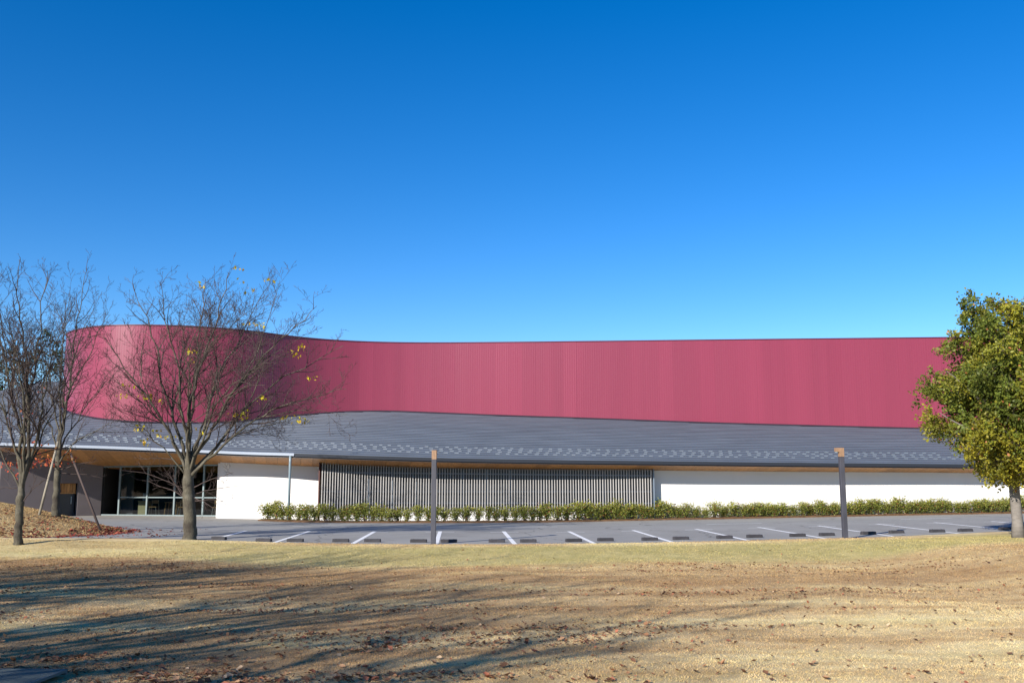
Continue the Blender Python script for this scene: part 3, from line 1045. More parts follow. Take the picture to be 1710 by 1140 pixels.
def grow(mbs, tips, rng, pts, r0, level, maxlevel, dens, scale):
    """hang side shoots on a limb polyline, then shoots on the shoots"""
    n = len(pts)
    seg = [(pts[i + 1] - pts[i]).length for i in range(n - 1)]
    Lg = sum(seg)
    if level > maxlevel or Lg < 0.10:
        tips.append(pts[-1]); return
    spacing = [0, 0.36, 0.20, 0.12, 0.09][min(level, 4)] / dens
    s = Lg * (0.22 if level == 1 else 0.12) + rng.uniform(0, spacing)
    side = rng.uniform(0, 6.28)
    while s < Lg * 0.985:
        acc = 0; i = 0
        while i < n - 2 and acc + seg[i] < s:
            acc += seg[i]; i += 1
        f = min(1, (s - acc) / seg[i])
        p = pts[i].lerp(pts[i + 1], f)
        d = (pts[i + 1] - pts[i]).normalized()
        side += 2.4 + rng.uniform(-0.7, 0.7)
        u = d.orthogonal().normalized(); w = d.cross(u)
        ang = math.radians(rng.uniform(28, 58))
        nd = d * math.cos(ang) + (u * math.cos(side) + w * math.sin(side)) * math.sin(ang)
        nd.z += 0.13
        nd.normalize()
        rem = 1 - s / Lg
        base = {1: 1.9, 2: 0.85, 3: 0.42, 4: 0.2}[min(level, 4)] * scale
        ln = base * (0.35 + 0.75 * rem) * rng.uniform(0.55, 1.25)
        rloc = r0 * (1 - 0.72 * s / Lg)
        rr = max(0.0048, min(rloc * 0.55, 0.0145 * ln + 0.0036))
        k = {1: 6, 2: 5, 3: 3, 4: 2}[min(level, 4)]
        q = [p]
        cur = p.copy(); dd = nd.copy()
        for j in range(k):
            jit = rnd_unit(rng) * (0.20 if level < 3 else 0.26)
            dd = (dd + jit + Vector((0, 0, 0.05))).normalized()
            cur = cur + dd * (ln / k)
            q.append(cur.copy())
        rads = [rr * (1 - 0.72 * j / k) for j in range(k + 1)]
        mbs[1 if level >= 2 else 0].tube(q, [max(0.0040, x_) for x_ in rads], 5 if level == 1 else 3, cap=False)
        grow(mbs, tips, rng, q, rr, level + 1, maxlevel, dens, scale)
        s += spacing * rng.uniform(0.6, 1.45)


def bare_tree(name, base, trunk, limbs, seed, scale=1.0, dens=1.0, maxlevel=4, sprouts=None, label='', mat='bark'):
    """base: world point; trunk: [(offset, radius)] in tree coordinates; limbs: (start index-height z, target, radius)"""
    rng = np.random.default_rng(seed)
    root = empty(name, base)
    tag(root, label, 'tree')
    big, fine, tips = MB(), MB(), []
    tr_ = MB()
    tp = [Vector(p) for p, r in trunk]; trd = [r for p, r in trunk]
    # smooth the trunk and flare the root
    P = []; Rr = []
    for i in range(len(tp) - 1):
        for k in range(4):
            t = k / 4
            P.append(tp[i].lerp(tp[i + 1], t) + Vector((rng.normal() * 0.012, rng.normal() * 0.012, 0))); Rr.append((trd[i] * (1 - t) + trd[i + 1] * t) * rng.uniform(0.965, 1.035))
    P.append(tp[-1]); Rr.append(trd[-1])
    Rr[0] *= 1.35; Rr[1] *= 1.1
    tr_.tube(P, Rr, 14)
    zt_ = [p.z for p in P]
    for (zs, tgt, r, lift) in limbs:
        i = int(np.argmin([abs(z - zs) for z in zt_]))
        p0 = P[i].copy(); tgt = Vector(tgt)
        ln = (tgt - p0).length
        p1 = p0 + (Vector((0, 0, 1)) * lift + (tgt - p0).normalized() * (1 - lift)).normalized() * ln * 0.5
        n = max(8, int(ln / 0.35))
        q = bez(p0, p1, tgt, n)
        off = Vector((0, 0, 0))
        for j in range(1, n + 1):
            off = off * 0.84 + rnd_unit(rng) * 0.085
            q[j] = q[j] + off * min(1, j / 3)
        r = r * 0.8
        rads = [max(0.006, r * (1 - 0.9 * (j / n) ** 0.62)) for j in range(n + 1)]
        tr_.tube(q, rads, 8, cap=False)
        grow((big, fine), tips, rng, q, r, 1, maxlevel, dens, scale)
        # leading fork of the limb
        for fk in range(1 if rng.random() < 0.6 else 2):
            j0 = int(n * rng.uniform(0.3, 0.55)); d = (q[j0 + 1] - q[j0]).normalized()
            a_ = rnd_unit(rng); a_ = (a_ - d * a_.dot(d)).normalized()
            e = q[j0] + (d * 0.85 + a_ * 0.5 + Vector((0, 0, 0.15))).normalized() * ln * rng.uniform(0.42, 0.62)
            q2 = bez(q[j0], q[j0] + d * ln * 0.22, e, 8)
            off = Vector((0, 0, 0))
            for j in range(1, 9):
                off = off * 0.8 + rnd_unit(rng) * 0.05; q2[j] = q2[j] + off
            r2 = rads[j0] * 0.72
            tr_.tube(q2, [max(0.006, r2 * (1 - 0.85 * j / 8)) for j in range(9)], 7, cap=False)
            grow((big, fine), tips, rng, q2, r2, 1, maxlevel, dens, scale)
    for (p, e) in (sprouts or []):
        p = Vector(p); e = Vector(e)
        q = bez(p, p.lerp(e, 0.5) + Vector((0, 0, 0.12)), e, 8)
        off = Vector((0, 0, 0))
        for j in range(1, 9):
            off = off * 0.8 + rnd_unit(rng) * 0.035; q[j] = q[j] + off
        big.tube(q, [0.02 * (1 - 0.75 * j / 8) for j in range(9)], 5, cap=False)
        grow((big, fine), tips, rng, q, 0.016, 2, maxlevel, dens * 0.8, scale)
    local('trunk', tr_.mesh('trunk', True), MT[mat], root)
    cr = local('crown', big.mesh('crown', True), MT['twig'], root)
    local('twigs', fine.mesh('twigs'), MT['twig'], cr)['kind'] = 'stuff'
    print(name, 'tris', 2 * (len(tr_.f) + len(big.f) + len(fine.f)), 'tips', len(tips))
    return root, tips


def leaf_cloud(pos, size, cols, rng, droop=0.0, fold=0.25):
    """folded leaves (two quads each) at pos (n,3)"""
    n = len(pos)
    ax = rng.normal(size=(n, 3)); ax[:, 2] -= droop; ax /= np.linalg.norm(ax, axis=1)[:, None]
    t = rng.normal(size=(n, 3)); sd = np.cross(ax, t); sd /= np.linalg.norm(sd, axis=1)[:, None]
    nm = np.cross(ax, sd)
    L_ = (size * rng.uniform(0.7, 1.3, n))[:, None]; W_ = L_ * 0.30
    a = pos; e = pos + ax * L_; mid = pos + ax * L_ * 0.5
    l = mid + sd * W_ + nm * W_ * fold; r = mid - sd * W_ + nm * W_ * fold
    V = np.stack([a, l, e, r], 1).reshape(-1, 3)
    b = np.arange(n)[:, None] * 4
    F = np.concatenate([b + np.array([[0, 1, 2]]), b + np.array([[0, 2, 3]])])
    return V, F, np.repeat(cols, 4, axis=0)


# main bare tree, 1 m = about 52.8 px at its distance
tb = ground_hit(318, 900.5); tb.y -= 0.12; tb.z = tz(tb.x, tb.y) - 0.04
S1 = tb.y / 1583.0


def T1(px, py, dy=0.0):
    w = at(px, py, tb.y + dy)
    return tuple(w - tb)


trunk1 = [((0, 0, 0), 0.245), (T1(318, 885), 0.215), (T1(317, 860), 0.205), (T1(316, 832), 0.20), (T1(315, 815), 0.19), (T1(314, 785), 0.16), (T1(314, 765), 0.12)]
zf = lambda py: T1(315, py)[2]
limbs1 = [(zf(795), T1(215, 470, 0.8), 0.10, 0.45), (zf(800), T1(150, 545, -1.2), 0.085, 0.38), (zf(780), T1(268, 462, -1.6), 0.095, 0.5), (zf(775), T1(335, 462, 1.5), 0.095, 0.6),
          (zf(770), T1(380, 448, -0.4), 0.105, 0.55), (zf(780), T1(450, 490, 1.4), 0.095, 0.45), (zf(795), T1(530, 505, -1.2), 0.095, 0.42), (zf(805), T1(572, 580, 0.8), 0.095, 0.40),
          (zf(800), T1(582, 645, -0.8), 0.085, 0.36), (zf(785), T1(178, 622, 1.2), 0.065, 0.36), (zf(790), T1(300, 530, -2.8), 0.065, 0.5), (zf(790), T1(410, 540, 2.8), 0.075, 0.5),
          (zf(795), T1(450, 590, -2.6), 0.07, 0.45), (zf(795), T1(510, 690, 0.8), 0.055, 0.32), (zf(800), T1(185, 682, -0.8), 0.045, 0.32)]
spr = [(T1(312, 830), T1(265, 775, -0.5)), (T1(312, 832), T1(238, 800, 0.3)), (T1(320, 815), T1(392, 788, -0.4)), (T1(320, 825), T1(405, 812, 0.3)), (T1(320, 838), T1(388, 836, -0.3)), (T1(312, 838), T1(282, 790, 0.8)),
       (T1(310, 815), T1(200, 782, -0.6)), (T1(320, 828), T1(360, 850, -0.6))]
tree1, tips1 = bare_tree('bare_tree', tb, trunk1, limbs1, 5, 0.95, 0.86, 4, spr, 'broad bare tree with a few yellow leaves standing at the lawn edge')
# its last yellow leaves, in clusters
rng = np.random.default_rng(2)
spots = [(404, 470), (420, 483), (444, 466), (337, 475), (418, 540), (436, 540), (503, 577), (491, 590), (405, 690), (390, 688), (412, 695), (478, 695), (497, 702), (507, 700), (436, 667), (205, 660), (216, 640),
         (237, 657), (250, 661), (266, 667), (230, 715), (235, 712), (262, 718), (268, 727), (245, 738), (290, 727), (330, 716), (318, 585), (325, 600), (520, 628), (398, 447)]
PL = []
for (px, py) in spots:
    c = np.array(T1(px, py, rng.uniform(-1.2, 0.6)))
    k = rng.integers(5, 12)
    PL.append(c + rng.normal(size=(k, 3)) * np.array([0.10, 0.10, 0.05]))
PL = np.concatenate(PL)
cols = np.array([0.62, 0.48, 0.03]) * rng.uniform(0.6, 1.2, (len(PL), 1)) * np.stack([np.ones(len(PL)), rng.uniform(0.75, 1.15, len(PL)), np.ones(len(PL))], 1)
V, F, C = leaf_cloud(PL, 0.13, cols, rng, 0.8)
local('yellow_leaves', np_mesh('yellow_leaves', V, F, C), MT['leaf'], tree1)['kind'] = 'stuff'

# second bare tree, at the picture's edge
t2 = ground_hit(30, 905.5); t2.z = tz(t2.x, t2.y) - 0.04


def T2(px, py, dy=0.0):
    return tuple(at(px, py, t2.y + dy) - t2)


z2 = lambda py: T2(30, py)[2]
trunk2 = [((0, 0, 0), 0.125), (T2(31, 880), 0.118), (T2(33, 850), 0.115), (T2(34, 830), 0.125), (T2(36, 815), 0.08)]
limbs2 = [(z2(830), T2(-40, 470, 0.5), 0.095, 0.78), (z2(828), T2(30, 440, -0.8), 0.10, 0.85), (z2(826), T2(82, 455, 0.9), 0.10, 0.85), (z2(830), T2(128, 505, -0.8), 0.085, 0.78),
          (z2(826), T2(-85, 560, -0.9), 0.075, 0.7), (z2(828), T2(142, 580, 0.8), 0.06, 0.7), (z2(826), T2(20, 520, -2.4), 0.07, 0.7), (z2(826), T2(50, 540, 2.4), 0.07, 0.7), (z2(826), T2(-100, 650, 0.6), 0.05, 0.62)]
spr2 = [(T2(36, 840), T2(75, 800, -0.2)), (T2(28, 815), T2(-5, 818, -0.2))]
tree2, tips2 = bare_tree('bare_tree', t2, trunk2, limbs2, 12, 0.9, 0.86, 4, spr2, 'slender bare tree with forked trunk nearest the left edge')

# propped tree on the mound
p3 = at(93, 853, 36.3); p3.z = tz(p3.x, p3.y) - 0.05


def T3(px, py, dy=0.0):
    return tuple(at(px, py, p3.y + dy) - p3)


z3 = lambda py: T3(95, py)[2]
trunk3 = [((0, 0, 0), 0.14), (T3(94, 830), 0.125), (T3(96, 790), 0.12), (T3(97, 765), 0.11), (T3(100, 725), 0.08)]
limbs3 = [(z3(770), T3(62, 545, 0.5), 0.07, 0.8), (z3(760), T3(112, 500, -0.8), 0.08, 0.85), (z3(755), T3(152, 450, 0.6), 0.085, 0.72), (z3(760), T3(185, 520, -0.8), 0.07, 0.66),
          (z3(765), T3(205, 610, 0.6), 0.055, 0.6), (z3(775), T3(215, 690, -0.5), 0.05, 0.5), (z3(770), T3(40, 640, 0.8), 0.055, 0.65), (z3(760), T3(120, 560, 2.0), 0.06, 0.7), (z3(760), T3(100, 580, -2.0), 0.06, 0.7)]
spr3 = [(T3(98, 785), T3(160, 770, -0.3)), (T3(98, 790), T3(170, 800, 0.2)), (T3(98, 780), T3(20, 770, -0.3))]
tree3, tips3 = bare_tree('young_tree', p3, trunk3, limbs3, 21, 0.9, 0.75, 4, spr3, 'staked young tree on the mound with a few orange-red leaves')
rng = np.random.default_rng(4)
PL = []
for (px, py, k) in [(12, 775, 14), (22, 778, 16), (30, 768, 10), (36, 782, 14), (50, 765, 12), (56, 772, 14), (62, 757, 10), (70, 762, 12), (78, 772, 12), (86, 768, 16), (92, 775, 10), (104, 772, 10), (112, 760, 9), (120, 765, 8), (30, 790, 8), (45, 640, 5), (52, 690, 6), (28, 700, 5), (60, 735, 6), (70, 650, 5)]:
    c = np.array(T3(px, py, rng.uniform(-0.6, 0.6)))
    PL.append(c + rng.normal(size=(k, 3)) * np.array([0.14, 0.12, 0.09]))
PL = np.concatenate(PL)
cols = np.array([0.50, 0.10, 0.045]) * rng.uniform(0.55, 1.25, (len(PL), 1)) * np.stack([np.ones(len(PL)), rng.uniform(0.6, 1.8, len(PL)), np.ones(len(PL))], 1)
V, F, C = leaf_cloud(PL, 0.12, cols, rng, 0.7)
local('red_leaves', np_mesh('red_leaves', V, F, C), MT['leaf'], tree3)['kind'] = 'stuff'


def prop_pole(p0, p1, r, lab, mat='pole'):
    p0 = Vector(p0); p0.z = tz(p0.x, p0.y) - 0.15
    t = tag(MB().tube([p0, p0.lerp(Vector(p1), 0.5), p1], [r * 1.1, r, r * 0.9], 9).build('prop_pole', MT[mat], None, smooth=True), lab, 'pole', 'timber props of the staked tree')
    rope = MB()
    e = Vector(p1); d = (e - p0).normalized()
    rope.tube([e - d * 0.32, e - d * 0.20], [r * 1.25, r * 1.25], 9)
    add('rope_tie', rope.mesh('rope_tie', True), MT['soil'], t)


prop_pole(at(65, 849, 35.5), at(97, 737, 36.0), 0.046, 'pale leaning timber prop left of the staked tree trunk')
prop_pole(at(172, 872, 35.6), at(118, 757, 36.2), 0.042, 'dark leaning timber prop right of the staked tree, reaching down the mound', 'twig')

# evergreen with yellowing leaves at the other edge
t4 = ground_hit(1701, 901); t4.z = tz(t4.x, t4.y) - 0.04


def T4(px, py, dy=0.0):
    return tuple(at(px, py, t4.y + dy) - t4)


def evergreen(name, base, clumps, trunk, limbs, seed, leaf, label, per=230, palette=0, csize=0.42):
    rng = np.random.default_rng(seed)
    root = empty(name, base)
    tag(root, label, 'tree')
    mb = MB()
    tp = [Vector(p) for p, r in trunk]
    rr = [r for p, r in trunk]; rr[0] *= 1.25
    mb.tube(tp, rr, 14)
    for (p, e, r) in limbs:
        p = Vector(p); e = Vector(e)
        q = bez(p, p.lerp(e, 0.5) + Vector((0, 0, 0.3)), e, 8)
        off = Vector((0, 0, 0))
        for j in range(1, 9):
            off = off * 0.8 + rnd_unit(rng) * 0.05; q[j] = q[j] + off
        mb.tube(q, [max(0.008, r * (1 - 0.85 * j / 8)) for j in range(9)], 7, cap=False)
    local('trunk', mb.mesh('trunk', True), MT['bark_pale'], root)
    tw = MB()
    pos = []; cols = []
    for (c, rad) in clumps:
        c = np.array(c)
        base_q = rng.random()
        k = int(per * (rad / csize) ** 2 * rng.uniform(0.7, 1.2))
        # sprays: short shoots fanning out of the clump's centre, leaves along each
        ns = max(4, k // 12)
        dirs = rng.normal(size=(ns, 3)); dirs[:, 2] += 0.35; dirs /= np.linalg.norm(dirs, axis=1)[:, None]
        ends = c + dirs * rad * rng.uniform(0.6, 1.25, (ns, 1))
        for e in ends[::3]:
            tw.tube([c + (e - c) * 0.1, c + (e - c) * 0.95], [0.007, 0.003], 3, cap=False)
        f = rng.uniform(0.25, 1.05, (ns, 12, 1)) ** 0.7
        q = (c + (ends[:, None, :] - c) * f + rng.normal(size=(ns, 12, 3)) * 0.055).reshape(-1, 3)
        pos.append(q)
        if palette == 0:
            low = np.clip((4.2 - c[2]) / 3.0, 0, 1)
            yl = np.clip(0.10 + 0.62 * low + rng.normal() * 0.20, 0, 1)
            gA = np.array([0.12, 0.155, 0.025]); gB = np.array([0.52, 0.41, 0.026]); gC = np.array([0.42, 0.17, 0.06])
            w = np.clip(yl * 0.72 + rng.normal(size=(len(q), 1)) * 0.10, 0, 1)
            cc = gA * (1 - w) + gB * w
            hot = rng.random((len(q), 1)) < (0.006 + 0.10 * (base_q > 0.93))
            cc = np.where(hot, gC, cc) * rng.uniform(0.8, 1.15, (len(q), 1)) * rng.uniform(0.7, 1.2)
        else:
            cc = np.array([0.045, 0.065, 0.026]) * rng.uniform(0.5, 1.6, (len(q), 1))
        cols.append(cc)
    pos = np.concatenate(pos); cols = np.concatenate(cols)
    V, F, C = leaf_cloud(pos, leaf, cols, rng, 0.25)
    cr = local('crown', np_mesh('crown', V, F, C), MT['leaf'], root)
    local('twigs', tw.mesh('twigs'), MT['twig'], root)['kind'] = 'stuff'
    print(name, 'leaves', len(pos))
    return root


rng = np.random.default_rng(31)
cl = []
# outline of the crown by photo rows: (y, leftmost x)
outl = [(490, 1606), (520, 1604), (545, 1600), (570, 1583), (590, 1575), (615, 1570), (640, 1545), (665, 1530), (690, 1540), (715, 1550), (740, 1562), (765, 1578), (780, 1590), (800, 1640), (815, 1672)]
oy = np.array([o[0] for o in outl]); ox = np.array([o[1] for o in outl])
cx = 1701.0
for i in range(2600):
    py = rng.uniform(500, 800)
    half = (cx - np.interp(py, oy, ox) - 16.0) / 1583 * t4.y
    ph = rng.uniform(0, 6.283)
    half *= 0.64 + 0.56 * float(vnoise(np.array([ph * 1.6 + 3]), np.array([py / 34.0]))[0])
    top_taper = np.interp(py, [490, 520, 560, 620], [0.35, 0.6, 0.85, 1.0])
    rr_ = math.sqrt(rng.uniform(0.04, 1)); u, w = rr_ * math.cos(ph), rr_ * math.sin(ph)
    if rr_ > 1 or rr_ < 0.22: continue
    if rr_ < 0.6 and rng.random() < 0.3: continue
    if py < 565 and rng.random() < 0.9: continue
    if py < 605 and rng.random() < 0.4: continue
    z = at(cx, py, t4.y).z - t4.z
    p = np.array([u * half * 0.93, w * max(1.0, half) * 0.95 * top_taper, z])
    lean = np.array(T4(np.interp(py, [500, 640, 900], [1690, 1703, 1701]), py))
    p[0] += lean[0]
    if fbm(np.array([p[0] * 0.9 + 20]), np.array([p[2] * 1.0 + p[1] * 0.8]), 2)[0] < 0.365: continue
    if all(np.linalg.norm(p - q[0]) > 0.44 for q in cl):
        cl.append((p, rng.uniform(0.30, 0.50)))
# tufts rising from the top and sides
for (px, py, rad) in [(1618, 494, 0.2), (1614, 512, 0.26), (1606, 530, 0.22), (1650, 502, 0.2), (1640, 545, 0.4), (1655, 560, 0.42), (1690, 560, 0.45), (1620, 505, 0.26), (1618, 525, 0.3), (1610, 540, 0.28), (1622, 550, 0.34), (1648, 510, 0.28), (1646, 530, 0.34), (1636, 560, 0.38), (1672, 520, 0.3), (1668, 545, 0.38), (1690, 525, 0.32), (1700, 545, 0.4),
                      (1592, 560, 0.22), (1595, 575, 0.26), (1583, 580, 0.28), (1575, 590, 0.24), (1560, 625, 0.22), (1545, 640, 0.24), (1538, 655, 0.22), (1552, 660, 0.32), (1533, 672, 0.18), (1545, 690, 0.24), (1556, 705, 0.26)]:
    cl.append((np.array(T4(px, py, rng.uniform(-0.5, 0.5))), rad))
for k in range(34):
    cl.append((np.array(T4(rng.uniform(1632, 1750), rng.uniform(545, 770), rng.uniform(-1.9, -0.8))), rng.uniform(0.3, 0.48)))
print('clumps', len(cl))
trunk4 = [((0, 0, 0), 0.165), (T4(1699, 870), 0.155), (T4(1695, 830), 0.15), (T4(1692, 795), 0.145), (T4(1693, 740), 0.13), (T4(1696, 680), 0.10), (T4(1690, 600), 0.06), (T4(1680, 540), 0.03)]
limbs4 = [(T4(1692, 800), T4(1600, 745, -0.5), 0.07), (T4(1693, 780), T4(1570, 690, 0.4), 0.07), (T4(1694, 740), T4(1580, 620, -0.4), 0.06), (T4(1694, 720), T4(1625, 540, 0.3), 0.06), (T4(1696, 690), T4(1640, 520, -0.3), 0.05),
          (T4(1692, 790), T4(1790, 700, 0.5), 0.08), (T4(1694, 760), T4(1800, 630, -0.5), 0.07), (T4(1694, 740), T4(1690, 640, 2.2), 0.06), (T4(1694, 760), T4(1700, 680, -2.2), 0.06)]
tree4 = evergreen('evergreen_tree', t4, cl, trunk4, limbs4, 8, 0.10, 'leafy green and yellow tree with pale trunk at the right edge', 330)

# dark broadleaf evergreen rising behind the roof
t5 = Vector((at(18, 640, 78).x, 78.0, 0.0))
rng = np.random.default_rng(77)
cl5 = []
for i in range(900):
    u = rng.uniform(-1, 1, 3)
    if np.linalg.norm(u) > 1: continue
    p = np.array([u[0] * 5.4, u[1] * 3.0, 10.6 + u[2] * 4.2])
    if fbm(np.array([p[0] * 0.6 + 3]), np.array([p[2] * 0.6]), 2)[0] < 0.45: continue
    if all(np.linalg.norm(p - q[0]) > 0.85 for q in cl5): cl5.append((p, rng.uniform(0.5, 0.9)))
tree5 = evergreen('background_tree', t5, cl5, [((0, 0, 0), 0.3), ((0, 0, 5), 0.22), ((0.2, 0, 10), 0.12), ((0.1, 0, 13.5), 0.04)],
                  [((0, 0, 5), (3.5, 0, 9.5), 0.1), ((0, 0, 6), (-3.5, 0.5, 10), 0.1), ((0, 0, 7), (1.5, -1.5, 12), 0.08)], 9, 0.22, 'dark loose evergreen tree behind the roof at the left edge', 70, 1, 0.7)

# ------------------------------------------------------------------ shrubs of the hedge
shrub_me = []
for sidx in range(6):
    rng = np.random.default_rng(100 + sidx)
    st = MB(); pos = []; cols = []
    H_ = 0.90
    for k in range(15):
        a_ = rng.uniform(0, 6.28); r_ = rng.uniform(0.1, 0.44)
        e = Vector((math.cos(a_) * r_, math.sin(a_) * r_ * 0.9, H_ * rng.uniform(0.62, 1.05)))
        b_ = Vector((rng.uniform(-0.07, 0.07), rng.uniform(-0.07, 0.07), -0.03))
        q = bez(b_, Vector((b_.x * 1.3, b_.y * 1.3, e.z * 0.6)), e, 4)
        st.tube(q, [0.010, 0.008, 0.007, 0.005, 0.003], 4, cap=False)
        nl = rng.integers(50, 72)
        f = np.where(rng.random(nl) < 0.3, rng.uniform(0.08, 0.6, nl), rng.uniform(0.30, 1.05, nl) ** 0.75)
        for ff in f:
            j = min(3, int(ff * 4)); tt = ff * 4 - j
            c = q[j].lerp(q[j + 1], tt)
            sp = 0.10 + 0.05 * rng.random()
            pos.append(np.array(c) + rng.normal(size=3) * np.array([sp, sp, 0.055]))
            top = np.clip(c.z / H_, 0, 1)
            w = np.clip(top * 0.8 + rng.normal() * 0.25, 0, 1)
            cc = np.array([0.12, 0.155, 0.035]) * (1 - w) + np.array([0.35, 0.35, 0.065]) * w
            if rng.random() < 0.06: cc = np.array([0.34, 0.15, 0.06])
            cols.append(cc * rng.uniform(0.65, 1.25))
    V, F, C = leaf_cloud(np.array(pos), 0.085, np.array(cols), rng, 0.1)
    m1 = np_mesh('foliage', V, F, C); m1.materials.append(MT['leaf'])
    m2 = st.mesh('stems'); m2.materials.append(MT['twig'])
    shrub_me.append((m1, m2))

bed_px = [(430, 869.2), (500, 871.8), (600, 873), (760, 873), (900, 872), (1000, 870.3), (1100, 868.2), (1200, 866.5), (1400, 862.5), (1550, 859.5), (1690, 857.2), (1800, 855)]
bed = [ground_hit(*b_) for b_ in bed_px]
bx = np.array([b_.x for b_ in bed]); by = np.array([b_.y for b_ in bed])
bedY = lambda X: np.interp(X, bx, by)
mb = MB()
for x in np.linspace(bx[0], bx[-1], 110):
    y = float(bedY(x)); zz = float(g(x))
    for (o, h) in ((0, 0.004), (0.12, 0.05), (0.5, 0.075), (1.0, 0.06), (2.1, 0.03)):
        mb.v.append((x, y + o + random.uniform(-0.03, 0.03), zz + h + (random.uniform(-0.012, 0.012) if o else 0)))
n = len(mb.v) // 5
for i in range(n - 1):
    for k in range(4):
        a = 5 * i + k
        mb.f.append((a, a + 5, a + 6, a + 1))
bed_o = mb.build('planting_bed', MT['soil'], smooth=True)
tag(bed_o, None, None, kind='structure')
x = bx[0] + 0.45
xl_w, xs_0, xs_1 = float(wl1.x), float(ls0.x), float(ls1.x)
first = True; cnt = 0
while x < bx[-1]:
    k = random.randrange(6)
    y = float(bedY(x)) + 0.52 + random.uniform(-0.12, 0.16)
    t = empty('shrub', (x, y, float(g(x)) + 0.05))
    t.rotation_euler = (0, 0, random.uniform(0, 6.28))
    s = random.uniform(0.80, 1.16) * (0.93 if x > xs_1 else 1.0)
    t.scale = (s * random.uniform(0.85, 1.1), s * random.uniform(0.85, 1.1), s * random.uniform(0.72, 0.92))
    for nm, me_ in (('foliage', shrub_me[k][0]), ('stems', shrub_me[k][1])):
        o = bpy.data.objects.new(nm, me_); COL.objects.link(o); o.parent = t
    sx = 855 + x / y * 1583
    if first: lab, grp = 'rounded green shrub at the free end of the hedge by the white wall', 'hedge end shrub'
    elif sx < 534: lab, grp = 'green hedge shrub around the grey downpipe, in front of the shorter white wall', 'hedge shrubs by the downpipe'
    elif sx < 720: lab, grp = 'green hedge shrub before the slatted screen, between downpipe and nearer lamp post', 'hedge shrubs before the screen, downpipe side'
    elif sx < 1092: lab, grp = 'green hedge shrub before the slatted screen, past the lamp post there', 'hedge shrubs before the screen, past the lamp'
    elif sx < 1410: lab, grp = 'green hedge shrub before the long white wall, between screen and lamp post', 'hedge shrubs before the long wall, screen side'
    else: lab, grp = 'green hedge shrub before the long white wall, between lamp post and leafy tree', 'hedge shrubs before the long wall, tree side'
    tag(t, lab, 'shrub', grp)
    first = False; cnt += 1
    x += random.uniform(0.36, 0.56)
print('shrubs', cnt)

# ------------------------------------------------------------------ trees standing outside the frame that shade the lawn and show in the glass


def place(src, loc, rz, s, lab, group):
    c = copy_tree(src)
    c.location = loc; c.rotation_euler = (0, 0, rz); c.scale = (s, s, s)
    tag(c, lab, 'tree', group)
    return c


shade_spots = [(-20.0, 5.5, 0.7, 1.35), (-15.5, 1.0, 2.1, 1.35), (-13.6, -3.8, 4.0, 1.3), (-18.5, -3.5, 5.2, 1.4), (-24.0, 2.0, 1.1, 1.4), (-22.5, 8.5, 2.6, 1.2)]
shade, _ = bare_tree('bare_tree', Vector((0, 0, 0)), trunk1, [(z_, t_, r_ * 1.3, l_) for z_, t_, r_, l_ in limbs1[:13]], 5, 1.0, 0.9, 2, None, 'bare tree outside the frame whose branches shade the lawn')
shade['group'] = 'trees outside the frame shading the lawn'
for i, (x, y, rz, s) in enumerate(shade_spots):
    c = shade if i == 0 else copy_tree(shade)
    c.location = (x, y, tz(x, y) - 0.05); c.rotation_euler = (0, 0, rz); c.scale = (s, s, s)
for i, (x, y, rz, s) in enumerate([(-46.5, 30.5, 0.3, 1.5), (-45.5, 24.5, 1.4, 1.6), (-49, 35.5, 2.7, 1.5), (-53, 20, 4.1, 1.8), (-54, 29, 5.0, 1.8), (-48, 39.5, 0.9, 1.3), (-41, 33.5, 1.9, 0.62), (-43.5, 28, 2.2, 0.6), (-46.5, 22, 0.2, 0.65), (-38.5, 39, 5.2, 0.6), (-50, 31, 3.9, 0.7)]):
    place(tree4, (x, y, tz(x, y) - 0.1), rz, s, 'leafy tree outside the frame mirrored in the cafe glass', 'trees outside the frame mirrored in the glass')

# ------------------------------------------------------------------ drain grating near the camera
c0 = at(0, 1119, 8.45); zg = tz(-4.2, 8.2)
pa = at(112, 1119.5, (EYE - zg) * ray(112, 1119.5)[1] / -ray(112, 1119.5)[2])
gx1, gy1 = pa.x, pa.y
gr_o = empty('drain_grate', (gx1 - 0.75, gy1 - 0.45, zg + 0.016))
print('grate', gx1, gy1, zg)
gr_o.rotation_euler = (0, 0, math.radians(-2))
tag(gr_o, 'grey steel drain grating set in the lawn at the lower left corner', 'drain grate')
W2, D2 = 0.75, 0.45
fr_ = MB()
fr_.box(-W2, W2, -D2, -D2 + 0.035, -0.02, 0.010); fr_.box(-W2, W2, D2 - 0.035, D2, -0.05, 0.012)
fr_.box(-W2, -W2 + 0.035, -D2 + 0.035, D2 - 0.035, -0.02, 0.010); fr_.box(W2 - 0.035, W2, -D2 + 0.035, D2 - 0.035, -0.02, 0.010)
local('frame', fr_.mesh('frame'), MT['grate'], gr_o)
local('pit_shade', MB().box(-W2 + 0.03, W2 - 0.03, -D2 + 0.03, D2 - 0.03, -0.02, -0.008).mesh('pit_shade'), MT['dark'], gr_o)  # thin dark sheet under the bars, standing for the shade inside the drain
nbar = 15
bar_me = MB().box(-W2 + 0.036, W2 - 0.036, -0.013, 0.013, -0.0075, 0.008).mesh('bar'); bar_me.materials.append(MT['grate'])
for i in range(nbar):
    o = bpy.data.objects.new('bar', bar_me); COL.objects.link(o); o.parent = gr_o
    o.location = (0, -D2 + 0.06 + i * (2 * D2 - 0.12) / (nbar - 1), 0)
cb_me = MB().box(-0.006, 0.006, -D2 + 0.036, D2 - 0.036, -0.0075, 0.004).mesh('cross_bar'); cb_me.materials.append(MT['grate'])
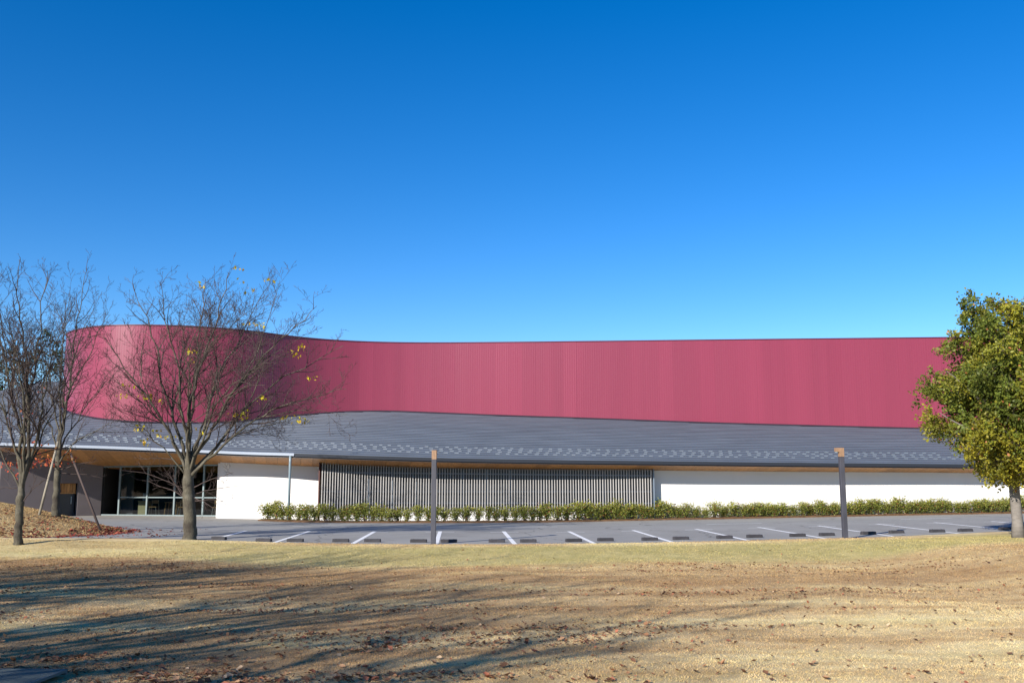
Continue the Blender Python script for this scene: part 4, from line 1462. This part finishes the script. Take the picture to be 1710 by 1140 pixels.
for i in range(8):
    o = bpy.data.objects.new('cross_bar', cb_me); COL.objects.link(o); o.parent = gr_o
    o.location = (-W2 + 0.15 + i * (2 * W2 - 0.3) / 7, 0, 0)

# ------------------------------------------------------------------ grass blades and fallen leaves


def in_grate(X, Y):
    return (X > gx1 - 1.52) & (X < gx1 + 0.02) & (Y > gy1 - 0.95) & (Y < gy1 + 0.02)


rng = np.random.default_rng(55)
n = 520000
# sample the visible wedge, thinning out with distance
Y = 7.0 + (31.5 - 7.0) * rng.random(n) ** 1.15
X = (rng.random(n) * 2 - 1) * (0.56 * Y + 0.6)
keep = (Y < front(X) + 0.05) & ~in_grate(X, Y)
X, Y = X[keep], Y[keep]
Xm = rng.uniform(-28, -13.6, 110000); Ym = rng.uniform(29.0, 37.5, 110000)
km = (mound(Xm, Ym) > 0.04) & (Ym > front(Xm))
X = np.concatenate([X, Xm[km]]); Y = np.concatenate([Y, Ym[km]])
n = len(X)
Z = terrain(X, Y)
h = rng.uniform(0.009, 0.022, n) * (1 + Y * 0.012) * (0.7 + 0.6 * fbm(X * 1.3, Y * 1.3, 2)) * np.where(Y > front(X) + 0.05, 1.7, 1.0); w = rng.uniform(0.003, 0.006, n) * (0.6 + Y * 0.055)
an = rng.uniform(0, 6.28, n); lean = rng.uniform(0.2, 1.4, n) * h; la = rng.uniform(0, 6.28, n)
base = np.stack([X, Y, Z - 0.006], 1)
dx = np.stack([np.cos(an) * w, np.sin(an) * w, np.zeros(n)], 1)
tip = base + np.stack([np.cos(la) * lean, np.sin(la) * lean, h], 1)
V = np.stack([base - dx, base + dx, tip], 1).reshape(-1, 3)
F = np.arange(3 * n).reshape(-1, 3)
tint = (rng.uniform(0.74, 1.06, (n, 1)) * np.stack([np.ones(n), rng.uniform(0.92, 1.05, n), rng.uniform(0.8, 1.05, n)], 1))
me = np_mesh('grass', V, F, np.repeat(tint, 3, axis=0))
a = me.color_attributes.new('green', 'FLOAT_COLOR', 'POINT')
gr = np.repeat(greenness(X, Y), 3)
br = np.repeat(brownness(X, Y), 3)
a.data.foreach_set('color', np.stack([gr, br, gr, np.ones_like(gr)], 1).astype(np.float32).ravel())
grass = add('grass', me, MT['blades'])
tag(grass, 'short dry straw coloured grass blades all over the lawn', 'grass', kind='stuff')


def litter(name, X, Y, lift, size, colfun, seed, label):
    rng = np.random.default_rng(seed)
    n = len(X)
    Z = terrain(X, Y) + lift
    an = rng.uniform(0, 6.28, n)
    tx = rng.normal(size=n) * 0.35; ty = rng.normal(size=n) * 0.35
    ax = np.stack([np.cos(an), np.sin(an), tx], 1); sd = np.stack([-np.sin(an), np.cos(an), ty], 1)
    ax /= np.linalg.norm(ax, axis=1)[:, None]; sd /= np.linalg.norm(sd, axis=1)[:, None]
    nm = np.cross(ax, sd)
    Ls = (size * rng.choice([0.6, 0.9, 1.3, 1.7], n, p=[0.4, 0.35, 0.18, 0.07]) * rng.uniform(0.8, 1.2, n) * (1 + 0.35 * sstep(14, 9, Y)))[:, None]; Ws = Ls * rng.uniform(0.28, 0.45, (n, 1)); cu = Ls * rng.uniform(0.05, 0.28, (n, 1))
    c = np.stack([X, Y, Z], 1)
    v0 = c - ax * Ls * 0.5 + nm * cu; v2 = c + ax * Ls * 0.5 + nm * cu * 0.6
    v1 = c + sd * Ws + nm * cu; v3 = c - sd * Ws + nm * cu * 1.2
    V = np.stack([c, v0, v1, v2, v3], 1).reshape(-1, 3)
    b = np.arange(n)[:, None] * 5
    F = np.concatenate([b + np.array([[0, i, j]]) for i, j in ((1, 2), (2, 3), (3, 4), (4, 1))])
    C = np.repeat(colfun(rng, n), 5, axis=0)
    o = add(name, np_mesh(name, V, F, C), MT['litter'])
    tag(o, label, 'leaves', kind='stuff')


rng = np.random.default_rng(66)
n = 140000
Y = 7.0 + 22 * rng.random(n) ** 1.3
X = (rng.random(n) * 2 - 1) * (0.56 * Y + 0.6)
dens = sstep(0.50, 0.72, fbm(X * 0.22 + 31, Y * 0.85 + 3, 3)) * 0.9 + 0.07
dens *= sstep(0.5, 2.0, front(X) - Y - 4.2) * 0.92 + 0.08
dens *= 0.72 + 0.55 * sstep(6, -3, X)
clump = 0.35 + 1.3 * sstep(0.45, 0.75, vnoise(X * 2.2, Y * 3.5))
keep = (rng.random(n) < dens * clump * 0.40) & ~in_grate(X, Y - 0.1)
X, Y = X[keep], Y[keep]
print('fallen leaves', len(X))


def brown(rng, n):
    pal = np.array([(0.20, 0.095, 0.05), (0.30, 0.15, 0.075), (0.42, 0.24, 0.13), (0.13, 0.065, 0.04), (0.36, 0.13, 0.07), (0.52, 0.36, 0.22)])
    return pal[rng.choice(6, n, p=[0.25, 0.26, 0.2, 0.12, 0.1, 0.07])] * rng.uniform(0.7, 1.2, (n, 1))


litter('fallen_leaves', X, Y, 0.014, 0.052, brown, 1, 'curled brown dead leaves strewn over the dry lawn')
n = 9000
X = rng.uniform(-27, -13.5, n); Y = rng.uniform(29.6, 37, n)
keep = (mound(X, Y) > 0.05) & (rng.random(n) < 0.35 * sstep(0.35, 0.7, fbm(X * 0.9, Y * 1.4, 3)))
litter('mound_leaves', X[keep], Y[keep], 0.02, 0.085, brown, 9, 'brown dead leaves scattered over the face of the grassy mound')
n = 26000
X = rng.uniform(-21, -12.2, n); Y = rng.uniform(30.5, 40, n)
mz = mound(X, Y)
dn = sstep(-0.02, 0.05, mz - 0.012) * sstep(0.85, 0.25, mz) * sstep(-18.3, -15.2, X) * sstep(0.3, 0.6, fbm(X * 0.7, Y * 0.7, 3)) * sstep(-0.2, 0.5, Y - front(X))
keep = rng.random(n) < dn * 0.9
X, Y = X[keep], Y[keep]
Zg = terrain(X, Y)
print('red leaves', len(X))


def redl(rng, n):
    pal = np.array([(0.30, 0.055, 0.04), (0.20, 0.05, 0.04), (0.40, 0.10, 0.06), (0.26, 0.12, 0.07)])
    return pal[rng.choice(4, n, p=[0.4, 0.25, 0.15, 0.2])] * rng.uniform(0.6, 1.2, (n, 1))


_tz = terrain
terrain = lambda X, Y: np.maximum(_tz(X, Y), g(X))
litter('red_fallen_leaves', X, Y, 0.015, 0.085, redl, 3, 'red maple leaves fallen along the foot of the grassy mound')
